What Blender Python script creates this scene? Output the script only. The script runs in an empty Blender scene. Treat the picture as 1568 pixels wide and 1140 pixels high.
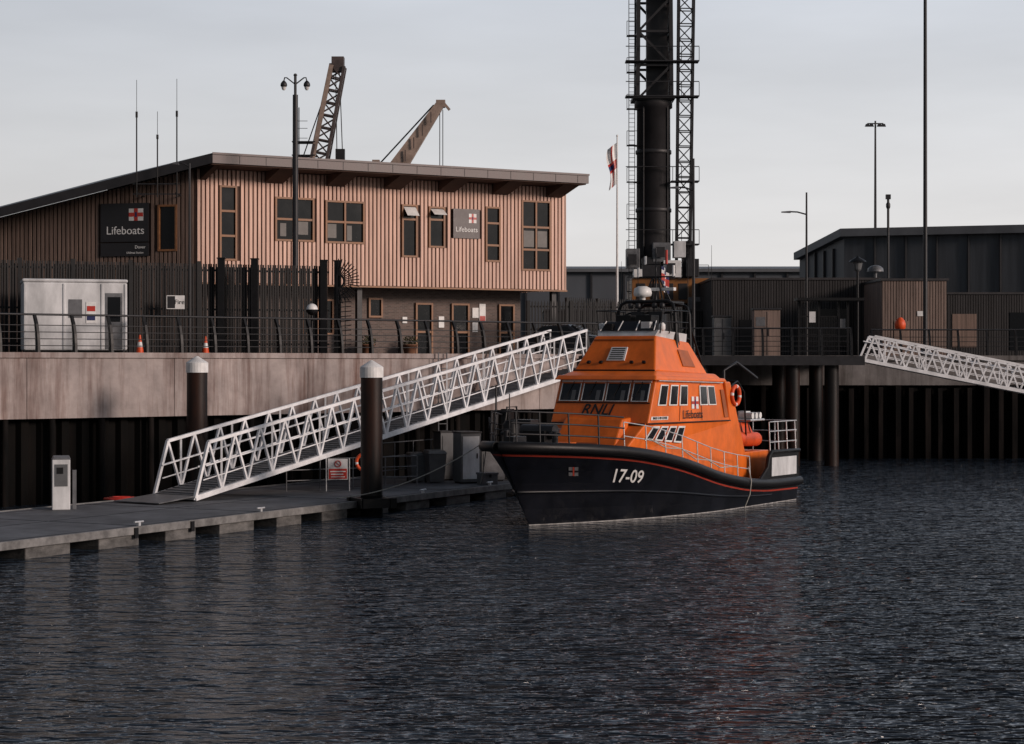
import bpy, math, random
from mathutils import Vector, Matrix
random.seed(7)
V=Vector
scene=bpy.context.scene
MATS={}
# ------------------------------------------------------------------ materials
def nodes_of(name):
    m=bpy.data.materials.new(name); m.use_nodes=True
    nt=m.node_tree; b=nt.nodes['Principled BSDF']; MATS[name]=m
    return m,nt,b
def mat(name,col,rough=.6,metal=0,scale=3.0,amt=.25,bump=0.0,map3=(1,1,1),col2=None,spec=.5,lo=.35,hi=.7):
    m,nt,b=nodes_of(name); N=nt.nodes; L=nt.links
    tc=N.new('ShaderNodeTexCoord'); mp=N.new('ShaderNodeMapping'); mp.inputs['Scale'].default_value=map3
    L.new(tc.outputs['Object'],mp.inputs['Vector'])
    nz=N.new('ShaderNodeTexNoise'); nz.inputs['Scale'].default_value=scale; nz.inputs['Detail'].default_value=6; nz.inputs['Roughness'].default_value=.65
    L.new(mp.outputs[0],nz.inputs['Vector'])
    r=N.new('ShaderNodeValToRGB'); r.color_ramp.elements[0].position=lo; r.color_ramp.elements[1].position=hi
    c1=col2 if col2 else tuple(c*(1-amt) for c in col)
    c2=col if col2 else tuple(min(1,c*(1+amt*.6)) for c in col)
    r.color_ramp.elements[0].color=(*c1,1); r.color_ramp.elements[1].color=(*c2,1)
    L.new(nz.outputs['Fac'],r.inputs['Fac'])
    L.new(r.outputs['Color'],b.inputs['Base Color'])
    b.inputs['Metallic'].default_value=metal
    b.inputs['Specular IOR Level'].default_value=spec
    rr=N.new('ShaderNodeMapRange'); rr.inputs['To Min'].default_value=max(0.02,rough-.1); rr.inputs['To Max'].default_value=min(1,rough+.12)
    L.new(nz.outputs['Fac'],rr.inputs['Value']); L.new(rr.outputs[0],b.inputs['Roughness'])
    if bump:
        n2=N.new('ShaderNodeTexNoise'); n2.inputs['Scale'].default_value=scale*6; n2.inputs['Detail'].default_value=4
        L.new(mp.outputs[0],n2.inputs['Vector'])
        bp=N.new('ShaderNodeBump'); bp.inputs['Strength'].default_value=bump; bp.inputs['Distance'].default_value=.03
        L.new(n2.outputs['Fac'],bp.inputs['Height']); L.new(bp.outputs[0],b.inputs['Normal'])
    return m
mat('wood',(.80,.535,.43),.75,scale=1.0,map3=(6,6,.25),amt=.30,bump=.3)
mat('wood_side',(.22,.15,.12),.8,scale=1.0,map3=(6,6,.25),amt=.42,bump=.3)  # darker copy of the cladding wood, left wall's shade put into its colour
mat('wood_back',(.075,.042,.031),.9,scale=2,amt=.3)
mat('wood_frame',(.27,.12,.05),.5,scale=4,amt=.25)
mat('fence_slat',(.018,.016,.016),.7,scale=1.2,map3=(5,5,.4),amt=.5)
mat('roof_metal',(.13,.10,.098),.45,scale=1.2,amt=.35,map3=(3,3,1))
mat('roof_dark',(.035,.032,.034),.5,scale=2,amt=.3)
mat('glass',(.006,.007,.009),.08,scale=1,amt=.2,spec=.25)
mat('boat_glass',(.010,.011,.014),.05,scale=1,amt=.2,spec=.5)
mat('blind',(.20,.19,.18),.7,scale=2,amt=.2)
mat('black',(.008,.008,.009),.45,scale=4,amt=.3,spec=.3)
mat('black_matt',(.006,.006,.007),.85,scale=4,amt=.3,spec=.12)
mat('dark_metal',(.016,.016,.019),.5,scale=3,amt=.4)
mat('grey_metal',(.15,.155,.165),.45,metal=.2,scale=3,amt=.35)
mat('steel',(.60,.61,.62),.35,metal=.3,scale=5,amt=.25)
mat('white',(.80,.80,.79),.4,scale=2.5,amt=.2)
mat('cabin_grey',(.66,.67,.68),.5,scale=1.5,amt=.3,map3=(1,1,.4))
mat('white_truss',(.85,.86,.88),.45,scale=2,amt=.22)
mat('cream_boom',(.36,.27,.22),.5,scale=.7,amt=.4)
mat('orange',(.80,.16,.014),.38,scale=1.4,amt=.24,map3=(1,1,.5))
mat('orange_dirty',(.38,.09,.015),.5,scale=1,amt=.4)
mat('rubber_orange',(.78,.09,.015),.5,scale=2,amt=.25)
mat('red',(.50,.035,.022),.4,scale=3,amt=.2)
mat('red_stripe',(.36,.04,.022),.35,scale=3,amt=.2)
mat('navy',(.005,.006,.010),.34,scale=1.2,amt=.5,map3=(1,1,.4),spec=.35)
mat('text_black',(.006,.006,.008),.5,scale=2,amt=.1)
mat('boot',(.42,.41,.40),.5,scale=5,amt=.5)
mat('hull_under',(.02,.012,.010),.6,scale=3,amt=.4)
mat('deck_grey',(.10,.105,.11),.7,scale=3,amt=.3)
mat('pontoon_deck',(.12,.127,.14),.75,scale=.9,amt=.5,bump=.25)
mat('pontoon_float',(.13,.125,.12),.85,scale=1.5,amt=.65,map3=(1,1,2),bump=.4)
mat('pontoon_edge',(.20,.195,.19),.7,scale=2.5,amt=.5)
mat('pile',(.006,.005,.005),.5,scale=.9,map3=(1.5,1.5,.3),col2=(.030,.011,.006),lo=.36,hi=.55,spec=.3)
mat('sheet_pile',(.010,.008,.007),.85,scale=1.0,map3=(2,2,.3),col2=(.003,.003,.003),lo=.4,hi=.8,spec=.12)  # steel darkened so its colour carries the deep shade below the quay
mat('timber_pile',(.026,.020,.018),.85,scale=1.0,map3=(2,2,.3),col2=(.004,.004,.004),lo=.4,hi=.8,spec=.12)
mat('asphalt',(.05,.05,.05),.9,scale=.6,amt=.3)
mat('grey_clad',(.055,.062,.072),.6,scale=.5,map3=(4,4,.2),amt=.35)
mat('grey_clad_l',(.11,.118,.13),.6,scale=.3,amt=.25)
mat('shed_far',(.075,.085,.10),.6,scale=.1,map3=(1,1,.3),amt=.25)
mat('brown_board',(.22,.16,.135),.8,scale=1.0,map3=(5,5,.25),amt=.45)
mat('dark_board',(.034,.032,.033),.8,scale=1.0,map3=(5,5,.25),amt=.5)
mat('car_paint',(.015,.016,.020),.25,scale=2,amt=.1)
mat('rope',(.45,.44,.40),.8,scale=10,amt=.3)
mat('plastic_grey',(.11,.115,.12),.5,scale=3,amt=.2)
mat('sign_dark',(.018,.016,.018),.4,scale=3,amt=.2)
mat('sign_brown',(.055,.040,.042),.4,scale=3,amt=.2)
mat('plant',(.05,.055,.02),.8,scale=9,amt=.6)
mat('terracotta',(.2,.09,.05),.8,scale=4,amt=.3)
mat('flag_navy',(.02,.03,.12),.7,scale=3,amt=.2)
mat('crane_black',(.016,.015,.017),.5,scale=.8,amt=.4)
mat('crane_brown',(.085,.065,.062),.5,scale=.8,amt=.5)
mat('crane_yellow',(.24,.095,.022),.5,scale=.8,amt=.45)
def concrete(name,base,stain,smap=(1.3,1.3,.10)):
    m,nt,b=nodes_of(name); N=nt.nodes; L=nt.links
    tc=N.new('ShaderNodeTexCoord')
    def nz(scale,mp3,detail=6):
        mp=N.new('ShaderNodeMapping'); mp.inputs['Scale'].default_value=mp3; L.new(tc.outputs['Object'],mp.inputs['Vector'])
        n=N.new('ShaderNodeTexNoise'); n.inputs['Scale'].default_value=scale; n.inputs['Detail'].default_value=detail; n.inputs['Roughness'].default_value=.7
        L.new(mp.outputs[0],n.inputs['Vector']); return n
    a=nz(.7,smap); c=nz(1.5,(1,1,1)); d=nz(.5,(1,1,.5),3); e=nz(2.2,smap,4)
    ad=N.new('ShaderNodeMath'); ad.operation='MULTIPLY_ADD'; ad.inputs[1].default_value=.55
    hm=N.new('ShaderNodeMath'); hm.operation='MULTIPLY'; hm.inputs[1].default_value=.45
    L.new(e.outputs['Fac'],hm.inputs[0]); L.new(a.outputs['Fac'],ad.inputs[0]); L.new(hm.outputs[0],ad.inputs[2])
    r=N.new('ShaderNodeValToRGB'); r.color_ramp.elements[0].position=.47; r.color_ramp.elements[1].position=.66
    r.color_ramp.elements[0].color=(0,0,0,1); r.color_ramp.elements[1].color=(1,1,1,1)
    L.new(ad.outputs[0],r.inputs['Fac'])
    mx=N.new('ShaderNodeMix'); mx.data_type='RGBA'; mx.inputs['A'].default_value=(*base,1); mx.inputs['B'].default_value=(*stain,1)
    L.new(r.outputs['Color'],mx.inputs['Factor'])
    mr=N.new('ShaderNodeMapRange'); mr.inputs['From Min'].default_value=.3; mr.inputs['From Max'].default_value=.7; mr.inputs['To Min'].default_value=.75; mr.inputs['To Max'].default_value=1.1
    L.new(c.outputs['Fac'],mr.inputs['Value'])
    m2=N.new('ShaderNodeVectorMath'); m2.operation='SCALE'; L.new(mx.outputs['Result'],m2.inputs[0]); L.new(mr.outputs[0],m2.inputs['Scale'])
    mr2=N.new('ShaderNodeMapRange'); mr2.inputs['From Min'].default_value=.3; mr2.inputs['From Max'].default_value=.7; mr2.inputs['To Min'].default_value=.7; mr2.inputs['To Max'].default_value=1.1
    L.new(d.outputs['Fac'],mr2.inputs['Value'])
    m3=N.new('ShaderNodeVectorMath'); m3.operation='SCALE'; L.new(m2.outputs[0],m3.inputs[0]); L.new(mr2.outputs[0],m3.inputs['Scale'])
    L.new(m3.outputs[0],b.inputs['Base Color']); b.inputs['Roughness'].default_value=.85
    bp=N.new('ShaderNodeBump'); bp.inputs['Strength'].default_value=.4; bp.inputs['Distance'].default_value=.03
    L.new(c.outputs['Fac'],bp.inputs['Height']); L.new(bp.outputs[0],b.inputs['Normal'])
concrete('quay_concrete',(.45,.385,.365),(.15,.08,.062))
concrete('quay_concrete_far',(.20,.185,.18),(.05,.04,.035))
m,nt,b=nodes_of('brick'); N=nt.nodes; L=nt.links
tc=N.new('ShaderNodeTexCoord'); mp=N.new('ShaderNodeMapping'); mp.inputs['Rotation'].default_value=(math.radians(90),0,0)
L.new(tc.outputs['Object'],mp.inputs['Vector'])
bt=N.new('ShaderNodeTexBrick'); bt.inputs['Scale'].default_value=1.0; bt.inputs['Brick Width'].default_value=.23; bt.inputs['Row Height'].default_value=.075; bt.inputs['Mortar Size'].default_value=.008
bt.inputs['Color1'].default_value=(.17,.12,.105,1); bt.inputs['Color2'].default_value=(.10,.075,.068,1); bt.inputs['Mortar'].default_value=(.18,.165,.15,1)
L.new(mp.outputs[0],bt.inputs['Vector']); L.new(bt.outputs['Color'],b.inputs['Base Color']); b.inputs['Roughness'].default_value=.9
# water
m,nt,b=nodes_of('water'); N=nt.nodes; L=nt.links
b.inputs['Base Color'].default_value=(.018,.027,.040,1); b.inputs['Roughness'].default_value=.09; b.inputs['IOR'].default_value=1.333
tc=N.new('ShaderNodeTexCoord')
def wn(scale,rot,mp3,detail,dist=0):
    mp=N.new('ShaderNodeMapping'); mp.inputs['Rotation'].default_value=(0,0,math.radians(rot)); mp.inputs['Scale'].default_value=mp3
    L.new(tc.outputs['Object'],mp.inputs['Vector'])
    n=N.new('ShaderNodeTexNoise'); n.inputs['Scale'].default_value=scale; n.inputs['Detail'].default_value=detail; n.inputs['Roughness'].default_value=.45; n.inputs['Distortion'].default_value=dist
    L.new(mp.outputs[0],n.inputs['Vector']); return n
n1=wn(.75,14,(1,1.9,1),3,.4); n2=wn(2.3,-10,(.8,1.6,1),2,.4); n3=wn(.08,35,(1,1,1),3)
b1=N.new('ShaderNodeBump'); b1.inputs['Strength'].default_value=1; b1.inputs['Distance'].default_value=.95
b2=N.new('ShaderNodeBump'); b2.inputs['Strength'].default_value=1; b2.inputs['Distance'].default_value=.36
mul=N.new('ShaderNodeMath'); mul.operation='MULTIPLY'
mul2=N.new('ShaderNodeMath'); mul2.operation='MULTIPLY'
mr=N.new('ShaderNodeMapRange'); mr.inputs['From Min'].default_value=.3; mr.inputs['From Max'].default_value=.7; mr.inputs['To Min'].default_value=.6; mr.inputs['To Max'].default_value=1.2
L.new(n3.outputs['Fac'],mr.inputs['Value']); L.new(mr.outputs[0],mul.inputs[0]); L.new(n1.outputs['Fac'],mul.inputs[1])
L.new(mr.outputs[0],mul2.inputs[0]); L.new(n2.outputs['Fac'],mul2.inputs[1])
L.new(mul.outputs[0],b1.inputs['Height']); L.new(mul2.outputs[0],b2.inputs['Height']); L.new(b1.outputs[0],b2.inputs['Normal']); L.new(b2.outputs[0],b.inputs['Normal'])

# ------------------------------------------------------------------ mesh builder
class MB:
    def __init__(s,M=None):
        s.v=[];s.f=[];s.mi=[];s.sm=[];s.names=[];s.M=M or Matrix()
    def add(s,vs,fs,m,smooth=False):
        if m not in s.names: s.names.append(m)
        k=s.names.index(m); o=len(s.v)
        s.v+= [s.M@V(p) for p in vs]
        for f in fs:
            s.f.append([i+o for i in f]); s.mi.append(k); s.sm.append(smooth)
    def hexa(s,b,t,m):
        s.add(list(b)+list(t),[(3,2,1,0),(4,5,6,7),(0,1,5,4),(1,2,6,5),(2,3,7,6),(3,0,4,7)],m)
    def box(s,x0,x1,y0,y1,z0,z1,m):
        s.hexa([(x0,y0,z0),(x1,y0,z0),(x1,y1,z0),(x0,y1,z0)],[(x0,y0,z1),(x1,y0,z1),(x1,y1,z1),(x0,y1,z1)],m)
    def beam(s,p0,p1,w,h,m):
        p0=V(p0);p1=V(p1);d=(p1-p0).normalized()
        up=V((0,0,1)) if abs(d.z)<.95 else V((0,1,0))
        a=d.cross(up).normalized()*w/2; c=a.cross(d).normalized()*h/2
        s.hexa([p0-a-c,p0+a-c,p0+a+c,p0-a+c],[p1-a-c,p1+a-c,p1+a+c,p1-a+c],m)
    def tube(s,pts,r,m,n=6,r2=None):
        pts=[V(p) for p in pts]; K=len(pts)
        rows=[]
        ref=None
        for i,p in enumerate(pts):
            d=(pts[min(i+1,K-1)]-pts[max(i-1,0)]).normalized()
            if ref is None: ref=V((0,0,1)) if abs(d.z)<.9 else V((1,0,0))
            a=d.cross(ref)
            if a.length<1e-4: a=d.cross(V((0,1,0)))
            a.normalize(); c=a.cross(d); ref=c
            rad=r if r2 is None else r+(r2-r)*i/(K-1)
            rows.append([p+a*math.cos(2*math.pi*j/n)*rad+c*math.sin(2*math.pi*j/n)*rad for j in range(n)])
        vs=[q for R in rows for q in R]; fs=[]
        for i in range(K-1):
            for j in range(n):
                fs.append((i*n+j,i*n+(j+1)%n,(i+1)*n+(j+1)%n,(i+1)*n+j))
        s.add(vs,fs,m,n>4)
        s.add(rows[0]+rows[-1],[tuple(range(n-1,-1,-1)),tuple(range(n,2*n))],m)
    def lathe(s,c,prof,m,n=20,smooth=True):
        c=V(c); vs=[];fs=[]
        for r,z in prof:
            for j in range(n):
                a=2*math.pi*j/n; vs.append(c+V((r*math.cos(a),r*math.sin(a),z)))
        for i in range(len(prof)-1):
            for j in range(n):
                fs.append((i*n+j,i*n+(j+1)%n,(i+1)*n+(j+1)%n,(i+1)*n+j))
        fs.append(tuple(range(n-1,-1,-1))); k=(len(prof)-1)*n; fs.append(tuple(range(k,k+n)))
        s.add(vs,fs[:-2],m,smooth); s.add(vs,fs[-2:],m)
    def poly(s,pts,m): s.add(pts,[tuple(range(len(pts)))],m)
    def extr(s,pts,vec,m):
        n=len(pts); vec=V(vec); a=[V(p) for p in pts]; b=[p+vec for p in a]
        s.add(a+b,[tuple(range(n-1,-1,-1)),tuple(range(n,2*n))]+[(i,(i+1)%n,n+(i+1)%n,n+i) for i in range(n)],m)
    def loft(s,rows,m,smooth=True):
        n=len(rows[0]); vs=[q for R in rows for q in R]
        s.add(vs,[(i*n+j,i*n+j+1,(i+1)*n+j+1,(i+1)*n+j) for i in range(len(rows)-1) for j in range(n-1)],m,smooth)
    def panel(s,F,u0,u1,v0,v1,o0,o1,m):
        F=[V(p) for p in F]
        nrm=(F[1]-F[0]).cross(F[3]-F[0]).normalized()
        def P(u,v,o): return (F[0]*(1-u)+F[1]*u)*(1-v)+(F[3]*(1-u)+F[2]*u)*v+nrm*o
        s.hexa([P(u0,v0,o0),P(u1,v0,o0),P(u1,v1,o0),P(u0,v1,o0)],[P(u0,v0,o1),P(u1,v0,o1),P(u1,v1,o1),P(u0,v1,o1)],m)
    def obj(s,name,parent=None,loc=(0,0,0),rot=0,bevel=0):
        me=bpy.data.meshes.new(name); me.from_pydata([tuple(p) for p in s.v],[],s.f)
        for n in s.names: me.materials.append(MATS[n])
        me.polygons.foreach_set('material_index',s.mi); me.polygons.foreach_set('use_smooth',s.sm); me.update()
        o=bpy.data.objects.new(name,me); scene.collection.objects.link(o)
        o.location=loc; o.rotation_euler=(0,0,math.radians(rot))
        if parent: o.parent=parent
        if bevel:
            bv=o.modifiers.new('bevel','BEVEL'); bv.width=bevel; bv.segments=2; bv.limit_method='ANGLE'; bv.angle_limit=math.radians(35)
        return o
def group(name,loc=(0,0,0),rot=0):
    e=bpy.data.objects.new(name,None); scene.collection.objects.link(e); e.location=loc; e.rotation_euler=(0,0,math.radians(rot)); e.empty_display_size=.5
    return e
def frame(o,xd,yd):
    xd=V(xd).normalized(); yd=V(yd); zd=xd.cross(yd).normalized(); yd=zd.cross(xd).normalized()
    M=Matrix.Identity(4)
    for i in range(3): M[i][0]=xd[i];M[i][1]=yd[i];M[i][2]=zd[i];M[i][3]=o[i]
    return M
def text(name,parent,body,M,size,m,ex=.004,shear=0,off=.0):
    cu=bpy.data.curves.new(name,'FONT'); cu.body=body; cu.size=size; cu.extrude=ex; cu.align_x='CENTER'; cu.align_y='CENTER'; cu.shear=shear; cu.offset=off
    cu.materials.append(MATS[m]); o=bpy.data.objects.new(name,cu); scene.collection.objects.link(o); o.parent=parent; o.matrix_basis=M
    return o
def lerp(a,b,t): return a+(b-a)*t
def interp(xs,ys,x):
    if x<=xs[0]: return ys[0]
    for i in range(len(xs)-1):
        if x<=xs[i+1]:
            t=(x-xs[i])/(xs[i+1]-xs[i]); return ys[i]+(ys[i+1]-ys[i])*t
    return ys[-1]
def lattice(mb,p0,p1,w0,w1,n,r,m,rd=None):
    p0=V(p0);p1=V(p1);d=(p1-p0).normalized()
    a=d.cross(V((0,1,0))).normalized() if abs(d.y)<.9 else V((1,0,0)); c=a.cross(d).normalized(); rd=rd or r*.6
    def C(i,k):
        t=i/n; w=lerp(w0,w1,t)/2; sx,sy=[(-1,-1),(1,-1),(1,1),(-1,1)][k%4]
        return p0.lerp(p1,t)+a*sx*w+c*sy*w
    for k in range(4): mb.beam(C(0,k),C(n,k),r*2,r*2,m)
    for i in range(n):
        for k in range(4):
            if (i+k)%2: mb.beam(C(i,k),C(i+1,k+1),rd*2,rd*2,m)
            else: mb.beam(C(i,k+1),C(i+1,k),rd*2,rd*2,m)
            mb.beam(C(i,k),C(i,k+1),rd*2,rd*2,m)

# ------------------------------------------------------------------ water, ground, quay
mb=MB(); mb.poly([(-400,-150,0),(500,-150,0),(500,108,0),(-400,108,0)],'water'); mb.obj('water')
ZQ=5.5
def qy(x): return 72+(x+16.9)*14/17.4
mb=MB()
mb.poly([(-60,qy(-60),ZQ),(6,qy(6),ZQ),(6,107,ZQ),(-60,107,ZQ)],'asphalt')
mb.poly([(-60,107,ZQ),(6,107,ZQ),(6,106,ZQ),(600,106,ZQ),(3000,4000,ZQ),(-3000,4000,ZQ),(-600,107,ZQ)],'asphalt')
mb.poly([(-600,107,ZQ),(-60,107,ZQ),(-60,qy(-60),ZQ),(-600,qy(-60),ZQ)],'asphalt')
mb.obj('ground')
qd=V((17.4,14,0)).normalized(); qn=V((-qd.y,qd.x,0))
def wallrun(mb,p0,p1,z0,z1,th,m,out):
    p0=V(p0);p1=V(p1);out=V(out)
    mb.hexa([p0+out+V((0,0,z0)),p1+out+V((0,0,z0)),p1-out*th+V((0,0,z0)),p0-out*th+V((0,0,z0))],
            [p0+out+V((0,0,z1)),p1+out+V((0,0,z1)),p1-out*th+V((0,0,z1)),p0-out*th+V((0,0,z1))],m)
def sheet(mb,p0,p1,z0,z1,pitch,depth,m,out):
    p0=V(p0);p1=V(p1);L_=(p1-p0).length; d=(p1-p0).normalized(); out=V(out).normalized(); n=int(L_/pitch)
    top=[];bot=[]
    for i in range(n):
        for f,o in ((0,0),(.35,0),(.5,depth),(.85,depth)):
            q=p0+d*(i+f)*pitch+out*o; top.append(q+V((0,0,z1))); bot.append(q+V((0,0,z0)))
    mb.loft([bot,top],m,False)
A=(-60,qy(-60),0); B=(6,qy(6),0)
quay=group('quay_wall')
mb=MB(); Lq=(V(B)-V(A)).length; x=0
while x<Lq:
    x1=min(x+6.0,Lq); wallrun(mb,V(A)+qd*(x+.012),V(A)+qd*(x1-.012),3.15,ZQ-.142,1.2,'quay_concrete',-qn*.7); x=x1
wallrun(mb,A,B,ZQ-.14,ZQ+.06,1.2,'quay_concrete',-qn*.78)
wallrun(mb,A,B,3.2,ZQ-.15,1.2,'black_matt',-qn*.6)
mb.obj('concrete_band',quay)
mb=MB(); sheet(mb,A,B,-2,3.3,.8,.22,'sheet_pile',-qn)
for i in range(40):
    p=V(A)+qd*(8+i*2.05+random.uniform(-.2,.2))-qn*.5; mb.tube([p+V((0,0,-1)),p+V((0,0,3.14))],.13,'timber_pile',8)
mb.obj('sheet_piling',quay)
mb=MB()
for s_ in (-.22,.22): p=V((-3.5,qy(-3.5),0))-qn*.95+qd*s_; mb.tube([p+V((0,0,.2)),p+V((0,0,5.6))],.03,'grey_metal',6)
for k in range(18): p=V((-3.5,qy(-3.5),.3+k*.29))-qn*.95; mb.tube([p-qd*.22,p+qd*.22],.02,'grey_metal',6)
mb.obj('access_ladder',quay)
far=group('harbour_wall')
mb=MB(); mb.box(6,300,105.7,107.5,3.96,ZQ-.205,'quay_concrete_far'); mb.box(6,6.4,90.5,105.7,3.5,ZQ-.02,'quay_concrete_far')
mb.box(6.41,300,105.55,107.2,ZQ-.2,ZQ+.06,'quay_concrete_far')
mb.obj('concrete_band',far)
mb=MB(); sheet(mb,(6,106.2,0),(90,106.2,0),-2,4.1,.8,.2,'sheet_pile',(0,-1,0)); sheet(mb,(6.2,91,0),(6.2,106,0),-2,3.6,.8,.2,'sheet_pile',(1,0,0))
for i in range(75):
    x=7+i*.8+random.uniform(-.08,.08); mb.box(x,x+.2+random.uniform(0,.1),105.45,105.95,-1,3.9+random.uniform(-.15,.05),'timber_pile')
mb.obj('timber_piling',far)
pier=group('pier_walkway')
mb=MB(); mb.box(8,17.6,97.8,105.5,5.25,5.5,'grey_metal'); mb.box(8,17.6,97.7,97.798,5.05,5.52,'dark_metal'); mb.obj('deck',pier)
mb=MB()
for x in (9.5,14.1,16.05): 
    for y in (98.4,103.5): mb.tube([(x,y,-2),(x,y,5.25)],.36,'pile',14)
mb.obj('piles',pier)
# ------------------------------------------------------------------ railings
def railing(name,p0,p1,inw,h=1.4,sp=1.5):
    p0=V(p0);p1=V(p1);inw=V(inw).normalized();d=(p1-p0).normalized();L_=(p1-p0).length;n=max(1,round(L_/sp))
    prof=[(0,0),(.02,.35),(.07,.7),(.17,1.05),(.36,h)]
    mb=MB()
    for i in range(n+1):
        q=p0+d*L_*i/n
        for k in range(len(prof)-1):
            (a,za),(b_,zb)=prof[k],prof[k+1]
            wa=.24-.03*k; wb=.24-.03*(k+1)
            P=[q+inw*a+V((0,0,za)),q+inw*(a+wa)+V((0,0,za)),q+inw*(b_+wb)+V((0,0,zb)),q+inw*b_+V((0,0,zb))]
            mb.extr([x-d*.05 for x in P],d*.10,'black')
    for a,z in ((.10,.25),(.11,.5),(.14,.75),(.2,1.0)):
        mb.tube([p0+inw*a+V((0,0,z)),p1+inw*a+V((0,0,z))],.018,'dark_metal',6)
    mb.tube([p0+inw*.42+V((0,0,h)),p1+inw*.42+V((0,0,h))],.04,'dark_metal',8)
    return mb.obj(name)
a=V((-30,qy(-30),ZQ+.06))+qn*.0; b_=V((5.8,qy(5.8),ZQ+.06))+qn*.0
railing('quay_railing',a,b_,qn)
railing('quay_railing',(8.1,97.9,5.5),(17.0,97.9,5.5),(0,1,0),sp=1.4)
railing('quay_railing',(19.5,105.9,5.56),(46,105.9,5.56),(0,1,0),sp=1.6)
# ------------------------------------------------------------------ gangways
def gangway(name,p0,p1,width,H,n,mains='white_truss'):
    g=group(name); p0=V(p0);p1=V(p1)
    d=(p1-p0); dh=V((d.x,d.y,0)).normalized(); side=V((dh.y,-dh.x,0)); up=V((0,0,1))
    mb=MB(); md=MB()
    for sgn in (-1,1):
        o=side*sgn*width/2
        B_=lambda t:p0+d*t+o
        mb.beam(B_(0),B_(1),.12,.17,mains)
        mb.beam(B_(.5/n)+up*H,B_(1)+up*H,.11,.11,mains)
        mb.beam(B_(.4/n)+up*H*.56,B_(1)+up*H*.56,.045,.045,mains)
        mb.beam(B_(.3/n)+up*H*.3,B_(1)+up*H*.3,.035,.035,mains)
        mb.beam(B_(0),B_(.5/n)+up*H,.10,.10,mains)
        for i in range(n):
            mb.beam(B_((i+.5)/n)+up*H,B_((i+1)/n),.08,.08,mains)
            mb.beam(B_(i/n),B_((i+.5)/n)+up*H,.08,.08,mains)
            if i%2==0: mb.beam(B_((i+1)/n),B_((i+1)/n)+up*H,.06,.06,mains)
        mb.tube([B_(.2/n)+up*1.0-side*sgn*.12,B_(1)+up*1.0-side*sgn*.12],.03,mains,8)
    for i in range(n+1):
        q=p0+d*(i/n); md.beam(q-side*width/2,q+side*width/2,.08,.1,mains)
    mb.obj('trusses',g)
    a=side*(width/2-.06)
    md.hexa([p0-a+up*.06,p0+a+up*.06,p1+a+up*.06,p1-a+up*.06],[p0-a+up*.11,p0+a+up*.11,p1+a+up*.11,p1-a+up*.11],'grey_metal')
    for i in range(n*4):
        q=p0+d*((i+.5)/(n*4)); md.beam(q-a*.97+up*.125,q+a*.97+up*.125,.04,.03,'grey_metal')
    md.obj('walkway_deck',g)
    return g,side,dh
g,sd,dh=gangway('gangway',(-11.45,66.45,.62),(2.5,86.9,4.85),1.9,1.76,19)
mb=MB(); q=V((-11.45,66.45,.66)); a=sd*.95; e=q-dh*1.8-V((0,0,.12))
mb.hexa([q-a,q+a,e+a*1.1,e-a*1.1],[q-a+V((0,0,.05)),q+a+V((0,0,.05)),e+a*1.1+V((0,0,.03)),e-a*1.1+V((0,0,.03))],'grey_metal'); mb.obj('foot_flap',g)
mb=MB(); mb.box(-1.4,1.4,-1.6,2.0,4.7,5.48,'dark_metal'); mb.box(-1.3,1.3,-1.5,-.2,5.485,5.5,'grey_metal'); mb.obj('gangway_landing',None,(3.4,88.6,0),-33)
g2,_,_=gangway('gangway',(17.6,98.6,5.3),(40,98.6,.9),1.6,1.3,22)
mb=MB(); mb.box(37,60,95,102,.0,.75,'pontoon_edge'); mb.box(37.1,60,95.1,101.9,.754,.8,'pontoon_deck'); 
for x in (40,46,52,58): mb.box(x,x+.1,94.9,94.98,.3,.8,'black')
mb.obj('pontoon')
# ------------------------------------------------------------------ pontoon + guide piles
pont=group('pontoon',(-12.4,52.6,0),math.degrees(math.atan2(.883,.47)))
mb=MB(); mb.box(-26,28,0,7.4,.38,.5,'pontoon_deck')
for x in range(-26,28,6):
    mb.box(x+.02,x+.05,.1,7.3,.5,.506,'black_matt')
for y in (.35,3.6,7.0): mb.box(-26,28,y,y+.03,.5,.505,'black_matt')
mb.obj('deck',pont)
mb=MB(); mb.box(-26,28,-.09,-.002,.30,.53,'pontoon_edge'); mb.box(-26,28,7.402,7.5,.30,.53,'pontoon_edge'); mb.box(28.002,28.1,-.09,7.5,.3,.53,'pontoon_edge')
mb.obj('edge_beam',pont,bevel=.015)
mb=MB()
x=-26
while x<27:
    w=1.5+random.uniform(-.2,.3); mb.box(x,min(x+w,28),-.03+random.uniform(0,.03),7.4,-.35,.375,'pontoon_float'); x+=w+1.2
mb.box(-26,28,1.2,6.4,-.3,.37,'black_matt')
mb.obj('floats',pont,bevel=.03)
mb=MB()
for x in (-8,-2,4,10,20,25):
    mb.box(x-.05,x+.05,.18,.26,.506,.6,'steel'); mb.tube([(x-.2,.22,.62),(x+.2,.22,.62)],.03,'steel',8)
for x in (-3.2,3.4,6.0):
    mb.box(x,x+.15,-.14,-.092,.2,.5,'black')
mb.obj('cleats',pont)
def pile(name,x,y,ztop,r):
    g=group(name,(x,y,0)); mb=MB()
    mb.lathe((0,0,0),[(r,-2),(r,ztop-.5)],'pile',24); mb.lathe((0,0,0),[(r+.004,-1),(r+.006,.7)],'black_matt',24); mb.obj('shaft',g)
    mb=MB(); mb.lathe((0,0,0),[(r+.03,ztop-.52),(r+.03,ztop-.17),(r*.9,ztop-.12),(r*.12,ztop+.06),(.01,ztop+.07)],'white',24,False); mb.obj('cap',g)
    return g
p=pile('mooring_pile',-4.75,66.3,5.2,.37)
mb=MB(); 
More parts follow.
